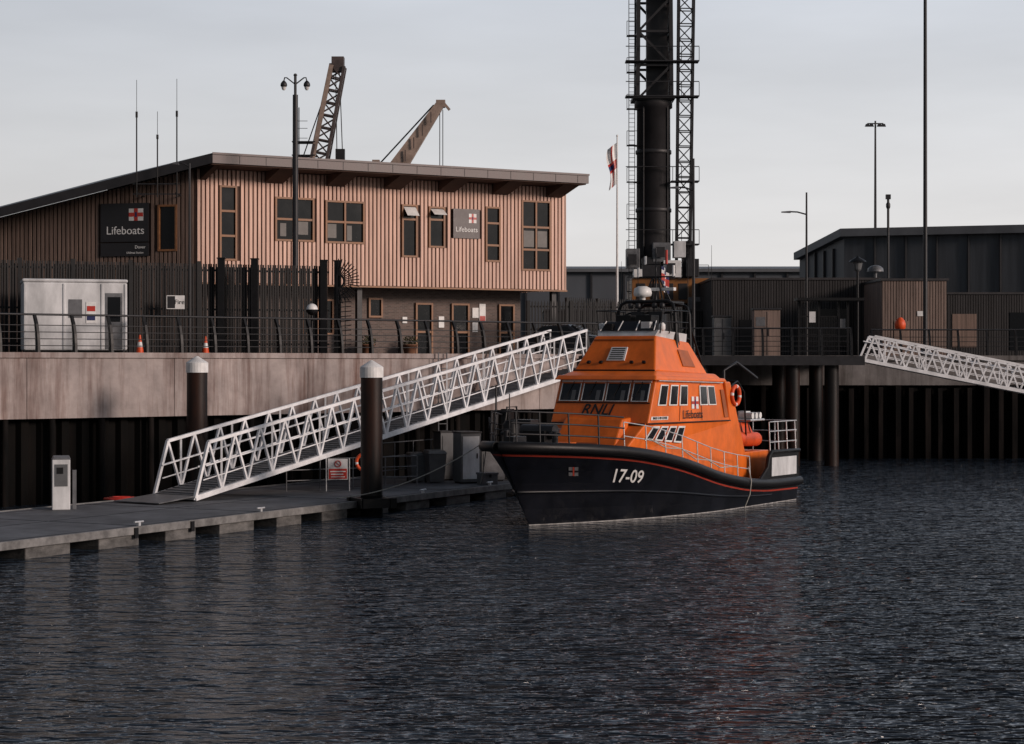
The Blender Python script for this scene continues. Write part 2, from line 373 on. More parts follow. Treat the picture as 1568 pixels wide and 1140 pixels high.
for a0 in (0,90,180,270):
    M=Matrix.Rotation(math.radians(a0+28),4,'Z'); mb.M=M; mb.box(.41,.60,-.66,.66,.3,.62,'black'); mb.box(.38,.405,-.12,.12,.36,.62,'dark_metal')
mb.M=Matrix(); mb.obj('guide_collar',p)
pile('mooring_pile',-11.3,70.3,5.35,.37)
# ------------------------------------------------------------------ things on pontoon
def bin_(name,x,y,s=1.0):
    mb=MB(); mb.hexa([(-.25*s,-.28*s,.05),(.25*s,-.28*s,.05),(.25*s,.28*s,.05),(-.25*s,.28*s,.05)],[(-.31*s,-.36*s,1.0*s),(.31*s,-.36*s,1.0*s),(.31*s,.36*s,1.0*s),(-.31*s,.36*s,1.0*s)],'plastic_grey')
    mb.hexa([(-.34*s,-.4*s,1.0*s),(.34*s,-.4*s,1.0*s),(.34*s,.4*s,1.0*s),(-.34*s,.4*s,1.0*s)],[(-.28*s,-.25*s,1.1*s),(.28*s,-.25*s,1.1*s),(.28*s,.38*s,1.12*s),(-.28*s,.38*s,1.12*s)],'plastic_grey')
    mb.tube([(-.3*s,.42*s,.95*s),(.3*s,.42*s,.95*s)],.03,'black',6)
    for sx in (-.24,.24): 
        mb.tube([(sx*s-.03,.3*s,.1),(sx*s+.03,.3*s,.1)],.1,'black',12)
    mb.obj(name,None,(x,y,.5),18,bevel=.02)
bin_('wheelie_bin',-3.0,76.3,1.15); bin_('wheelie_bin',-3.75,76.8,1.05)
def cabinet(name,x,y,w,dp,h,rot=20,front='steel'):
    g=group(name,(x,y,.5),rot); mb=MB(); mb.box(-w/2,w/2,-dp/2,dp/2,.06,h,'plastic_grey'); mb.box(-w/2-.03,w/2+.03,-dp/2-.04,dp/2+.03,h,h+.06,'dark_metal'); mb.box(-w/2+.05,w/2-.05,-dp/2+.04,dp/2-.04,0,.06,'black'); mb.obj('housing',g,bevel=.01)
    mb=MB(); mb.box(-w/2+.08,w/2-.08,-dp/2-.025,-dp/2-.003,.18,h-.12,front); mb.box(w/2-.2,w/2-.16,-dp/2-.05,-dp/2-.026,h*.5,h*.6,'black'); mb.obj('door',g)
cabinet('equipment_cabinet',-1.75,76.2,.85,.8,1.95,24,'cabin_grey')
cabinet('equipment_cabinet',-2.35,78.3,1.4,.8,1.9,24,'plastic_grey')
cabinet('equipment_cabinet',-.9,77.6,1.0,.8,1.2,24,'grey_metal')
mb=MB(); mb.box(-.33,.33,-.25,.25,0,.38,'plastic_grey'); mb.box(-.36,.36,-.28,.28,.38,.46,'grey_metal'); mb.box(-.05,.05,-.3,-.281,.28,.4,'black'); mb.obj('storage_box',None,(-.95,75.4,.5),25,bevel=.015)
g=group('service_pedestal',(-14.35,62.6,.5),15)
mb=MB(); mb.box(-.34,.22,-.25,.25,0,1.6,'cabin_grey'); mb.hexa([(-.36,-.27,1.6),(.24,-.27,1.6),(.24,.27,1.6),(-.36,.27,1.6)],[(-.3,-.2,1.68),(.2,-.2,1.68),(.2,.2,1.72),(-.3,.2,1.72)],'grey_metal'); mb.obj('housing',g,bevel=.02)
mb=MB(); mb.box(-.26,.14,-.27,-.253,.75,1.45,'plastic_grey'); mb.box(.3,.42,-.08,.08,0,1.25,'grey_metal'); mb.box(-.2,.0,-.285,-.272,1.15,1.35,'black'); mb.obj('panel',g)
mb=MB(); pts=[]
for i in range(60):
    a=i*.42; r=.5-.0045*i; pts.append((r*math.cos(a)*1.3,r*math.sin(a),.04+.001*i))
mb.tube(pts,.035,'red',6); mb.obj('hose_coil',None,(-13.3,66.8,.5))
g=group('warning_sign',(-6.35,71.4,.5),8)
mb=MB()
for x in (-.42,.42): mb.tube([(x,0,0),(x,0,1.2)],.025,'steel',8)
mb.obj('posts',g)
mb=MB(); mb.box(-.36,.36,-.045,-.03,.42,1.18,'cabin_grey'); mb.box(-.33,.33,-.052,-.046,.45,.82,'red'); mb.box(-.28,.28,-.058,-.053,.70,.74,'white');mb.box(-.25,.2,-.058,-.053,.60,.64,'white');mb.box(-.25,.26,-.058,-.053,.51,.54,'white')
mb.obj('board',g)
mb=MB(); pr=[(.11*math.cos(a*math.pi/8),-.06,1.0+.11*math.sin(a*math.pi/8)) for a in range(17)]; mb.tube(pr,.018,'red',6); mb.beam((-.07,-.06,1.07),(.07,-.06,.93),.02,.02,'red'); mb.obj('prohibition_symbol',g)
def simple_rail(name,p0,p1,h,n,m='dark_metal',r=.025,rails=3):
    p0=V(p0);p1=V(p1); mb=MB()
    for i in range(n+1): q=p0.lerp(p1,i/n); mb.tube([q,q+V((0,0,h))],r,m,6)
    for k in range(rails): z=h*(k+1)/rails; mb.tube([p0+V((0,0,z)),p1+V((0,0,z))],r*.9,m,6)
    return mb.obj(name)
simple_rail('pontoon_handrail',(-8.2,71.2,.5),(-3.6,74.2,.5),1.15,4,'grey_metal')
simple_rail('pontoon_handrail',(-5.2,74.6,.5),(-2.6,80,.5),1.6,4,'grey_metal')
def torus(mb,c,R,r,m,n=24,k=8,band=None):
    c=V(c); vs=[]
    for i in range(n):
        a=2*math.pi*i/n
        for j in range(k):
            b=2*math.pi*j/k; rr=R+r*math.cos(b); z=r*math.sin(b)
            vs.append(c+V((rr*math.cos(a),z,rr*math.sin(a))))
    F=[[],[]]
    for i in range(n):
        for j in range(k):
            F[1 if (band and i%6==0) else 0].append((i*k+j,((i+1)%n)*k+j,((i+1)%n)*k+(j+1)%k,i*k+(j+1)%k))
    mb.add(vs,F[0],m,True)
    if F[1]: mb.add(vs,F[1],band,True)
mb=MB(); torus(mb,(0,0,1.1),.3,.06,'rubber_orange',band='white'); mb.tube([(0,.1,0),(0,.1,1.5)],.04,'dark_metal',8); mb.obj('lifebuoy',None,(-5.3,70.6,.5))
# ------------------------------------------------------------------ lifeboat station
st=group('lifeboat_station',(-14.2,88,0),math.degrees(math.atan2(.509,.8605)))
LM=Matrix(((.7071,.7071,0,0),(-.7071,.7071,0,0),(0,0,1,0),(0,0,0,1)))
ZB=8.82; ZT=13.9
front_open=[(1.10,1.95,9.8,13.2),(3.82,5.79,10.77,12.8),(6.36,8.39,10.75,12.75),(10.36,11.2,10.2,12.72),(11.81,12.7,10.7,12.68),(13.13,14.59,11.2,12.62),(14.95,15.8,10.1,12.8),(16.99,18.69,9.72,13.2)]
left_open=[(-1.81,-.88,10.2,12.3),(-4.6,-2.25,10.0,12.4)]
def zl(x): return ZT+.3*x*.7071
def clad(mb,s0,s1,z0,ztf,opens,m,pitch=.21,w=.135):
    s=s0+.05
    while s+w<s1:
        c=s+w/2; iv=[(z0,ztf(c))]
        for (a,b,za,zb) in opens:
            if s+w>a and s<b:
                iv=[t for (p,q) in iv for t in ((p,min(q,za)),(max(p,zb),q)) if t[1]-t[0]>.05]
        for p,q in iv: mb.box(s,s+w,-.075,-.003,p-random.uniform(0,.02),q,m)
        s+=pitch
mb=MB()
mb.box(0.01,19.6,0,12,ZB,ZT,'wood_back')
mb.obj('upper_storey_wall',st)
mb=MB()
mb.extr([(-10.6,10.6,5.5),(0,0,5.5),(0,0,ZT),(-10.6,10.6,zl(-15))],(0,6,0),'wood_back')
mb.obj('left_wing_wall',st)
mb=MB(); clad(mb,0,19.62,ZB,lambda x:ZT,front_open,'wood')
mb.box(-.02,19.66,-.09,-.0,ZB-.1,ZB-.022,'wood_frame')
M=Matrix.Translation((19.6,0,0))@Matrix.Rotation(math.radians(90),4,'Z'); mb.M=M; clad(mb,0,12,ZB,lambda x:ZT,[],'wood'); mb.M=Matrix()
mb.obj('front_cladding',st)
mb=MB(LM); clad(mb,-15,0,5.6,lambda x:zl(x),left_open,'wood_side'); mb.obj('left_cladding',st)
def window(mf,mg,o,muls=(),trans=(),fw=.09):
    a,b,c,d=o
    mg.box(a+.02,b-.02,-.02,-.004,c+.02,d-.02,'glass')
    for q in ((a,a+fw,c,d),(b-fw,b,c,d),(a+fw,b-fw,c,c+fw),(a+fw,b-fw,d-fw,d)): mf.box(q[0],q[1],-.12,-.021,q[2],q[3],'wood_frame')
    for u in muls: x=lerp(a,b,u); mf.box(x-.045,x+.045,-.105,-.022,c+fw,d-fw,'wood_frame')
    for v in trans: z=lerp(c,d,v); mf.box(a+fw,b-fw,-.10,-.023,z-.05,z+.05,'wood_frame')
mf=MB();mg=MB()
window(mf,mg,front_open[0],(),(.33,.66)); window(mf,mg,front_open[1],(.5,),(.5,)); window(mf,mg,front_open[2],(.5,),(.5,))
window(mf,mg,front_open[3],(),(.72,)); window(mf,mg,front_open[4],(),(.68,)); window(mf,mg,front_open[6],(),(.3,.7)); window(mf,mg,front_open[7],(.5,),(.3,.62))
for a,b_,c,d in ((17.15,17.75,10.9,11.7),(17.95,18.5,10.9,11.7),(6.5,6.95,11.0,11.65),(7.5,7.75,10.9,11.6),(4.1,4.4,11.0,11.6),(5.0,5.5,11.1,11.7)): mg.box(a,b_,-.03,-.021,c,d,'blind')
for o_ in (front_open[3],front_open[4]):
    a,b_,c,d=o_; zt=d-.12; zm=lerp(c,d,.74)
    mf.hexa([(a+.1,-.13,zt-.04),(b_-.1,-.13,zt-.04),(b_-.1,-.08,zt),(a+.1,-.08,zt)],[(a+.1,-.50,zm+.1),(b_-.1,-.50,zm+.1),(b_-.1,-.46,zm+.14),(a+.1,-.46,zm+.14)],'white')
mf.obj('window_frames',st,bevel=.008); mg.obj('window_glass',st)
mf=MB(LM);mg=MB(LM); window(mf,mg,left_open[0],(),()); mf.obj('side_window_frame',st); mg.obj('side_window_glass',st)
def rnli_flag(mb,a,b,c,d,y0):
    mb.box(a,b,y0-.012,y0,c,d,'white'); mx=(a+b)/2; mz=(c+d)/2; w=(b-a)*.13
    mb.box(mx-w,mx+w,y0-.018,y0-.0125,c,d,'red'); mb.box(a,mx-w,y0-.018,y0-.0125,mz-w,mz+w,'red'); mb.box(mx+w,b,y0-.018,y0-.0125,mz-w,mz+w,'red')
    mb.box(mx-w*.5,mx+w*.5,y0-.022,y0-.0185,mz-w*1.2,mz+w*1.2,'flag_navy')
mb=MB(); mb.box(13.13,14.59,-.14,-.02,11.2,12.62,'sign_brown'); rnli_flag(mb,13.98,14.4,11.95,12.4,-.141); mb.obj('wall_sign',st)
text('wall_sign_text',st,'Lifeboats',frame((13.86,-.15,11.62),(1,0,0),(0,0,1)),.34,'white')
mb=MB(LM); mb.box(-4.6,-2.25,-.14,-.02,10.65,12.4,'sign_dark'); mb.box(-4.6,-2.25,-.14,-.02,10.0,10.6,'sign_dark'); rnli_flag(mb,-3.2,-2.5,11.6,12.15,-.141); mb.obj('side_sign',st)
def LP(x,y,z): return LM@V((x,y,z))
text('side_sign_text',st,'Lifeboats',frame(LP(-3.38,-.15,11.15),(.7071,-.7071,0),(0,0,1)),.52,'white')
text('side_sign_place_text',st,'Dover',frame(LP(-2.65,-.15,10.4),(.7071,-.7071,0),(0,0,1)),.2,'white')
text('side_sign_small_text',st,'Lifeboat Station',frame(LP(-2.9,-.15,10.15),(.7071,-.7071,0),(0,0,1)),.13,'white')
def rz(x): return 14.42+.3*min(x,0)
mb=MB()
P=[(0,-2),(19.7,-2),(19.7,12.3),(0,12.3)]
mb.hexa([(x,y,13.98) for x,y in P],[(x,y,14.42) for x,y in P],'roof_metal')
Q=[(-11,9,rz(-11)),(0,-2,14.42),(0,12.3,14.42),(-11,17,rz(-11))]
mb.hexa([(x,y,z-.44) for x,y,z in Q],Q,'roof_dark')
for i in range(1,16): mb.box(i*1.27,i*1.27+.02,-2.015,-2.001,14.0,14.35,'roof_dark')
mb.box(-.02,19.72,-2.05,-2.016,14.36,14.45,'roof_metal')
mb.obj('roof',st)
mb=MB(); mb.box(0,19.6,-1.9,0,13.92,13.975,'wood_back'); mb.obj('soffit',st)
mb=MB()
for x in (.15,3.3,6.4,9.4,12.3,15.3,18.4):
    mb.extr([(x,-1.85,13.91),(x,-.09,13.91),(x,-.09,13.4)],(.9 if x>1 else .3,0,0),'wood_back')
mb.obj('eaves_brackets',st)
GY=1.7
mb=MB(); mb.box(1,18,GY,11,5.5,ZB-.01,'brick'); mb.obj('ground_floor_wall',st)
mf=MB(Matrix.Translation((0,GY,0)));mg=MB(Matrix.Translation((0,GY,0)))
window(mf,mg,(9.45,10.2,7.35,8.3),(),()); window(mf,mg,(12.0,12.95,5.52,8.1),(),(.45,)); window(mf,mg,(14.0,15.0,5.52,8.1),(),(.45,)); window(mf,mg,(16.7,17.6,5.52,8.1),(),(.45,)); window(mf,mg,(6.0,7.6,6.5,8.2),(.5,),())
for a,b_,c,d in ((13.3,13.6,6.9,7.45),(15.2,15.55,7.4,7.9),(15.6,15.95,7.2,8.1),(15.2,15.5,6.7,7.2),(11.3,11.55,7.1,7.4)): mg.box(a,b_,-.05,-.004,c,d,'white')
mg.box(15.62,15.93,-.055,-.051,7.25,7.5,'red')
mf.obj('door_frames',st); mg.obj('doors_glass',st)
mb=MB()
for x in (8.2,19.0): mb.box(x,x+.25,.3,.55,5.5,ZB-.02,'dark_metal')
mb.obj('columns',st)
g=group('radio_antenna',(-15.7,86.75,0))
mb=MB()
for dx,zt in ((-.92,17.7),(0,16.3),(.86,17.75)):
    mb.tube([(dx,0,12.5),(dx,0,lerp(12.5,zt,.7))],.032,'black',6); mb.tube([(dx,0,lerp(12.5,zt,.7)),(dx,0,zt)],.012,'black',5); mb.tube([(dx,0,lerp(12.5,zt,.68)),(dx,0,lerp(12.5,zt,.73))],.055,'black',6)
mb.obj('whips',g)
mb=MB()
for z in (12.65,13.1): mb.beam((-1.1,0.05,z),(1.0,0.05,z),.05,.05,'dark_metal')
for dx in (-.9,.8): mb.beam((dx,0.05,12.7),(dx,1.9,12.7),.05,.05,'dark_metal')
mb.obj('brackets',g)
for i,(lx,ly) in enumerate(((11.3,.9),(9.0,.9))):
    X=-14.2+.8605*lx-.509*ly; Y=88+.509*lx+.8605*ly
    g=group('planter',(X,Y,5.5)); mb=MB(); mb.lathe((0,0,0),[(.25,0),(.36,.5),(.40,.5),(.40,.56),(.3,.56)],'terracotta',16); mb.obj('pot',g)
    mb=MB()
    for k in range(160):
        a=random.uniform(0,6.28); r=random.uniform(.05,.42); z=.5+random.uniform(0,.5)*(1-r*.9); c=V((r*math.cos(a),r*math.sin(a),z)); d1=V((random.uniform(-1,1),random.uniform(-1,1),random.uniform(0,1))).normalized()*.09; d2=d1.cross(V((random.uniform(-1,1),1,.3))).normalized()*.04
        mb.poly([c-d2,c+d2,c+d1],'plant')
    mb.obj('leaves',g)
# ------------------------------------------------------------------ fences, cabin
def slat_fence(name,p0,p1,h,pitch,w,m,posts,point=False,back=None):
    p0=V(p0);p1=V(p1);L_=(p1-p0).length;ang=math.degrees(math.atan2((p1-p0).y,(p1-p0).x)); g=group(name,p0,ang)
    mb=MB(); n=int(L_/pitch)
    for i in range(n):
        x=i*pitch; mb.box(x,x+w,-.015,.015,.08,h+(random.uniform(-.01,.01)),m)
        if point: mb.extr([(x,-.01,h),(x+w,-.01,h),(x+w/2,-.01,h+.12)],(0,.02,0),m)
    mb.obj('slats',g)
    mb=MB()
    for k in (.12,.5,.93): mb.box(0,L_,.016,.07,h*k-.04,h*k+.04,'black')
    for x in posts: mb.box(x-.08,x+.08,-.06,.1,0,h+.1,'black')
    mb.obj('frame',g)
    if back:
        mb=MB(); n=int(L_/.17)
        for i in range(n): mb.box(i*.17,i*.17+.11,.09,.105,.1,h*.97,back)
        mb.obj('back_boards',g)
    return g
slat_fence('security_fence',(-24,76,ZQ),(-7.7,82.6,ZQ),3.75,.105,.062,'fence_slat',[0,2.4,4.8,6.9,9.2,12.0],back='dark_board')
mb=MB()
for px,py in ((-11.95,80.55),(-10.65,81.1),(-7.9,82.3),(-7.35,82.6)): mb.box(px-.14,px+.14,py-.14,py+.14,ZQ,ZQ+3.95,'black'); mb.box(px-.17,px+.17,py-.17,py+.17,ZQ+3.952,ZQ+4.0,'black')
for k in range(11): mb.box(-11.7+k*.1,-11.67+k*.1,80.4,80.43,ZQ+.1,ZQ+3.6,'black')
mb.obj('fence_gate')
g=group('spike_guard',(-7.35,82.3,ZQ))
mb=MB()
for i in range(20):
    a=math.radians(-85+i*9); c=V((0,0,3.1)); d=V((math.cos(a),-.05,math.sin(a))); mb.beam(c+d*.25,c+d*.95,.04,.04,'black')
for rr,th in ((.3,.03),(.6,.025)):
    pts=[(rr*math.cos(math.radians(a)),0,3.1+rr*math.sin(math.radians(a))) for a in range(-90,95,15)]; mb.tube(pts,th,'black',6)
for k in range(12): mb.beam((.02,0,.2+k*.2),(.6,-.05,.25+k*.2),.035,.035,'black')
mb.box(-.03,.03,-.03,.03,0,3.4,'black'); mb.box(.33,.36,-.02,.02,0,2.6,'black')
mb.obj('spikes',g)
slat_fence('palisade_fence',(.8,95.5,ZQ),(7.0,97.5,ZQ),2.6,.16,.07,'black',[0,2.2,4.4,6.4],point=True)
slat_fence('palisade_fence',(2.9,103.0,ZQ),(9.5,108.5,ZQ),3.0,.14,.07,'black',[0,2.2,4.4,6.4],point=True)
g=group('site_cabin',(-16.65,76.0,ZQ),16)
mb=MB(); mb.box(-2.3,1.6,-1.15,1.15,.15,2.75,'cabin_grey'); mb.box(-2.33,1.63,-1.18,1.18,2.751,2.88,'cabin_grey'); mb.box(-2.2,1.5,-1.0,1.0,0,.15,'black'); mb.obj('shell',g,bevel=.1)
mb=MB()
for x in (-2.25,-.8,.62,1.5): mb.box(x,x+.06,-1.19,-1.152,.2,2.7,'cabin_grey')
mb.box(.78,1.42,-1.175,-1.151,.2,2.35,'grey_metal'); mb.box(.86,1.34,-1.185,-1.176,1.25,2.2,'glass'); mb.box(.05,.42,-1.175,-1.151,1.2,2.0,'white'); mb.box(.08,.39,-1.182,-1.176,1.65,1.85,'red'); mb.box(.08,.39,-1.182,-1.176,1.3,1.5,'flag_navy')
mb.box(-.6,-.1,-1.172,-1.151,1.4,2.1,'grey_metal')
mb.box(1.61,1.64,-.7,.5,.3,2.3,'grey_metal'); mb.obj('door_and_vents',g)
def cone(x,y):
    mb=MB(); mb.box(-.2,.2,-.2,.2,0,.04,'black'); mb.lathe((0,0,0),[(.15,.04),(.11,.28)],'rubber_orange',14); mb.lathe((0,0,0),[(.11,.281),(.075,.48)],'white',14); mb.lathe((0,0,0),[(.075,.481),(.03,.75)],'rubber_orange',14); mb.obj('traffic_cone',None,(x,y,ZQ))
cone(-12.4,79.3); cone(-14.3,75.3)
mb=MB(); mb.box(-.36,.36,-.02,0,1.5,2.05,'white'); mb.box(-.33,-.02,-.026,-.021,1.53,2.02,'dark_metal'); 
for x in (-.3,.3): mb.tube([(x,.03,0),(x,.03,2.05)],.02,'black',6)
o=mb.obj('fire_assembly_sign',None,(-13.6,79.2,ZQ+.35),10)
text('sign_text',o,'Fire',frame((.16,-.03,1.78),(1,0,0),(0,0,1)),.26,'dark_metal')
mb=MB(); mb.tube([(0,0,0),(0,0,1.6)],.05,'black',8)
prof=[(.24*math.cos(math.radians(a)),1.85+.24*math.sin(math.radians(a))) for a in range(-85,90,12)]
mb.lathe((0,0,0),prof[:8],'black',16); mb.lathe((0,0,0),prof[7:],'white',16); mb.obj('globe_lamp',None,(-8.15,79.8,ZQ))
# ------------------------------------------------------------------ lamps, poles, flag
mb=MB(); mb.tube([(0,0,0),(0,0,11.3)],.14,'dark_metal',12,r2=.115); mb.tube([(0,0,11.3),(0,0,12.1)],.06,'dark_metal',8); mb.box(-.17,.17,-.17,.17,0,.1,'black')
for s in (-1,1):
    mb.tube([(s*.42*math.sin(math.radians(a)),0,11.75+.33*math.sin(math.radians(a))) for a in (0,20,40,60)]+[(s*.46,0,12.05),(s*.5,0,11.9)],.03,'dark_metal',6)
    mb.lathe((s*.5,0,11.55),[(.12,.1),(.15,.16),(.13,.26),(.05,.36)],'dark_metal',12)
    mb.lathe((s*.5,0,11.5),[(.05,0),(.09,.06),(.11,.14)],'white',12)
mb.lathe((0,0,12.1),[(.05,0),(.09,.05),(.05,.12)],'dark_metal',8)
mb.obj('street_lamp',None,(-9.4,85,ZQ))
def armlamp(x,y,top,arm,r=.06,z0=ZQ,extra=0):
    mb=MB(); mb.tube([(0,0,0),(0,0,top-z0+extra)],r,'dark_metal',8,r2=r*.6)
    mb.tube([(0,0,top-z0-.15),(arm*.4,0,top-z0),(arm*.75,0,top-z0+.02)],r*.55,'dark_metal',6)
    mb.hexa([(arm*.7,-.12,top-z0-.06),(arm*1.1,-.09,top-z0-.04),(arm*1.1,.09,top-z0-.04),(arm*.7,.12,top-z0-.06)],[(arm*.7,-.08,top-z0+.07),(arm*1.1,-.05,top-z0+.03),(arm*1.1,.05,top-z0+.03),(arm*.7,.08,top-z0+.07)],'grey_metal')
    mb.obj('street_lamp',None,(x,y,z0))
armlamp(-13.05,79.3,13.25,-.62,.065)
armlamp(18.04,120,14.4,-1.4,.09,extra=1.2)
armlamp(9.36,101,14.2,-1.1,.09,extra=1.5)
mb=MB(); mb.tube([(0,0,0),(0,0,26.8)],.22,'dark_metal',8,r2=.1); mb.tube([(-.9,0,26.5),(.9,0,26.5)],.07,'dark_metal',6)
for x in (-.9,-.45,.45,.9): mb.hexa([(x-.25,-.3,26.1),(x+.25,-.3,26.1),(x+.25,.3,26.2),(x-.25,.3,26.2)],[(x-.15,-.2,26.45),(x+.15,-.2,26.45),(x+.15,.2,26.45),(x-.15,.2,26.45)],'dark_metal')
mb.obj('floodlight_mast',None,(40.8,220,ZQ))
mb=MB(); mb.tube([(0,0,0),(0,0,10),(0,0,23)],.13,'dark_metal',10,r2=.09); mb.box(-.2,.2,-.2,.2,0,.6,'dark_metal'); mb.obj('tall_pole',None,(23.2,110,ZQ))
mb=MB(); mb.tube([(0,0,0),(0,0,10.3)],.08,'dark_metal',8); mb.lathe((0,0,9.5),[(.1,0),(.14,.1),(.14,.3),(.05,.45)],'dark_metal',10); mb.box(-.15,.15,-.12,.12,10.1,10.4,'dark_metal'); mb.obj('cctv_pole',None,(24,125,ZQ))
mb=MB(); mb.tube([(0,0,0),(0,0,4.7)],.07,'black',8); mb.lathe((0,0,4.7),[(.1,0),(.2,.1),(.28,.5),(.3,.52)],'plastic_grey',12,False); mb.lathe((0,0,5.22),[(.5,0),(.42,.1),(.12,.25),(.04,.35)],'black',12); mb.obj('lantern_lamp',None,(19.05,108,ZQ))
g=group('flagpole',(5.37,100,ZQ))
mb=MB(); mb.tube([(0,0,0),(0,0,11.2)],.075,'white',10,r2=.035); mb.lathe((0,0,11.2),[(.03,0),(.06,.05),(.02,.12)],'white',8); mb.obj('pole',g)
mb=MB(); nu,nv=12,18
def fp(u,v): 
    w=.46*(1-.25*v); return V((-.04-w*u*(1+.2*math.sin(v*7)),.12*math.sin(u*9+v*4)*u-.03,10.9-2.1*v-u*.35))
for i in range(nu):
    for j in range(nv):
        u0,u1,v0,v1=i/nu,(i+1)/nu,j/nv,(j+1)/nv; um=(u0+u1)/2;vm=(v0+v1)/2
        m_='white'
        if abs(vm-.5)<.12 or abs(um-.5)<.10: m_='red'
        if abs(vm-.5)<.05 and um>.3: m_='flag_navy'
        mb.add([fp(u0,v0),fp(u1,v0),fp(u1,v1),fp(u0,v1)],[(0,1,2,3)],m_,True)
mb.obj('flag',g)
# ------------------------------------------------------------------ cranes
g=group('harbour_crane',(9.75,135,0))
mb=MB(); mb.lathe((0,0,0),[(1.2,8),(1.15,22.6),(1.3,22.7),(1.3,23.2)],'crane_black',28)
for z in (11,15.5,19.5): mb.lathe((0,0,0),[(1.19,z),(1.24,z+.05),(1.24,z+.25),(1.19,z+.3)],'crane_black',28)
mb.tube([(.9,-.85,9),(.9,-.85,23)],.06,'dark_metal',6); mb.tube([(-.75,-1.0,9),(-.75,-1.0,23)],.05,'dark_metal',6)
mb.obj('tower',g)
mb=MB(); lattice(mb,(0,0,23.2),(0,0,44),2.3,2.0,9,.13,'crane_black'); mb.box(-1.5,1.4,-1.5,1.5,23.2,23.4,'crane_black'); mb.box(-.5,.9,-.4,.4,23.4,44,'crane_black')
lattice(mb,(1.95,-.6,8.5),(2.35,-.6,44),.9,1.1,34,.07,'crane_black',.035)
mb.box(1.9,2.7,-.9,-.3,8,13.5,'crane_black')
mb.obj('lattice_boom',g)
mb=MB()
for x in (-1.75,-1.35):
    mb.beam((x,-.9,9),(x,-.9,30),.05,.05,'dark_metal')
for i in range(70): mb.beam((-1.75,-.9,9+i*.3),(-1.35,-.9,9+i*.3),.03,.03,'dark_metal')
for i in range(8):
    z=10+i*2.5; mb.box(-1.9,-1.2,-1.2,-.6,z,z+.05,'dark_metal'); mb.beam((-1.9,-1.2,z),(-1.9,-1.2,z+1.0),.04,.04,'dark_metal'); mb.beam((-1.9,-1.2,z+1),(-1.2,-1.2,z+1),.04,.04,'dark_metal'); mb.beam((-1.4,-.9,z),(-1.0,-.5,z),.08,.08,'dark_metal')
for z in (13.2,17.5,23.3,25.7): 
    mb.box(-2.0,3.0,-1.6,-1.5,z+1,z+1.05,'dark_metal'); mb.box(-2.0 if z>20 else 1.1,3.0,-1.6,-.5,z,z+.08,'dark_metal')
    for x in (1.2,1.8,2.4,3.0): mb.beam((x,-1.55,z),(x,-1.55,z+1),.04,.04,'dark_metal')
mb.obj('ladder_and_platforms',g)
mb=MB(); mb.box(-1.6,3.6,-2,4,9.2,10.9,'crane_yellow')
for a,b_,c,d,m_ in ((-2.0,-1.1,11.6,12.9,'grey_metal'),(-.9,.3,11.0,12.3,'dark_metal'),(-.2,1.0,12.0,13.3,'grey_metal'),(.5,1.7,10.95,12.1,'white'),(1.2,2.0,12.3,13.4,'cabin_grey'),(-1.5,-.6,10.95,11.5,'white'),(2.1,2.9,11.0,12.2,'dark_metal')): mb.box(a,b_,-2.4-.05*a,-1.2,c,d,m_)
for a,c in ((-1.9,11.8),(0,12.3),(.7,11.2)): mb.box(a,a+.6,-2.62,-2.55,c,c+.7,'dark_metal')
mb.box(-1.5,1.5,-1.5,1.5,8,9.2,'crane_black')
for k in range(5): mb.box(-1.3+k*.95,-.7+k*.95,-2.04,-2.002,9.45,10.55,'crane_black')
mb.box(2.2,4.6,-2.6,-1,8.3,9.6,'grey_metal'); mb.box(2.4,3.6,-2.65,-2.61,8.5,9.3,'dark_metal')
for x in (-1.6,-.3,1.0,2.3,3.6): mb.beam((x,-2.0,10.9),(x,-2.0,11.8),.04,.04,'dark_metal')
mb.beam((-1.6,-2,11.8),(3.6,-2,11.8),.04,.04,'dark_metal')
mb.obj('machinery_house',g,bevel=.04)
mb=MB(); mb.box(-4.5,4.5,-3.5,5,6.8,8.2,'crane_black')
for x in (-3.8,-2.2,2.2,3.8):
    for y in (-3.2,4.0): mb.tube([(x,y-.3,6.25),(x,y+.3,6.25)],.75,'black',16)
mb.obj('undercarriage',g)
g=group('lattice_crane',(-18.6,160,ZQ))
mb=MB(); lattice(mb,(0,0,1.5),(4.4,0,23.9),1.6,1.1,22,.12,'crane_brown',.06)
mb.beam((-.55,-.75,1.5),(3.9,-.6,23.9),.35,.2,'cream_boom')
mb.tube([(4.5,0,23.8),(4.75,0,17.0)],.04,'black',5); mb.tube([(4.2,0,23.8),(4.3,0,17.0)],.04,'black',5); mb.box(4.2,4.95,-.25,.25,16.0,17.1,'crane_black'); mb.tube([(3.9,0,23.2),(1.2,0,15.5)],.05,'black',5)
mb.box(3.9,4.9,-.5,.5,23.4,24.6,'crane_brown')
for z in (16.5,17.6): mb.box(.7,2.6,-.8,.8,z,z+.08,'crane_black')
mb.tube([(1.2,0,15.2),(1.2,0,20.5)],.05,'crane_black',5)
for z in (18,18.8,19.4): mb.beam((.7,0,z),(1.9,0,z),.04,.04,'crane_black')
mb.obj('boom',g)
mb=MB(); mb.box(-5,2,-1.8,1.8,1.1,3.4,'crane_yellow'); mb.box(-5,3,-2.6,-1.6,0,1.1,'black'); mb.box(-5,3,1.6,2.6,0,1.1,'black'); mb.obj('house_and_tracks',g,bevel=.05)
g=group('jib_crane',(-10.2,160,ZQ))
mb=MB(); a=V((.2,0,14.6)); b_=V((4.3,0,20.7))
d=(b_-a).normalized(); nn=V((-d.z,0,d.x))
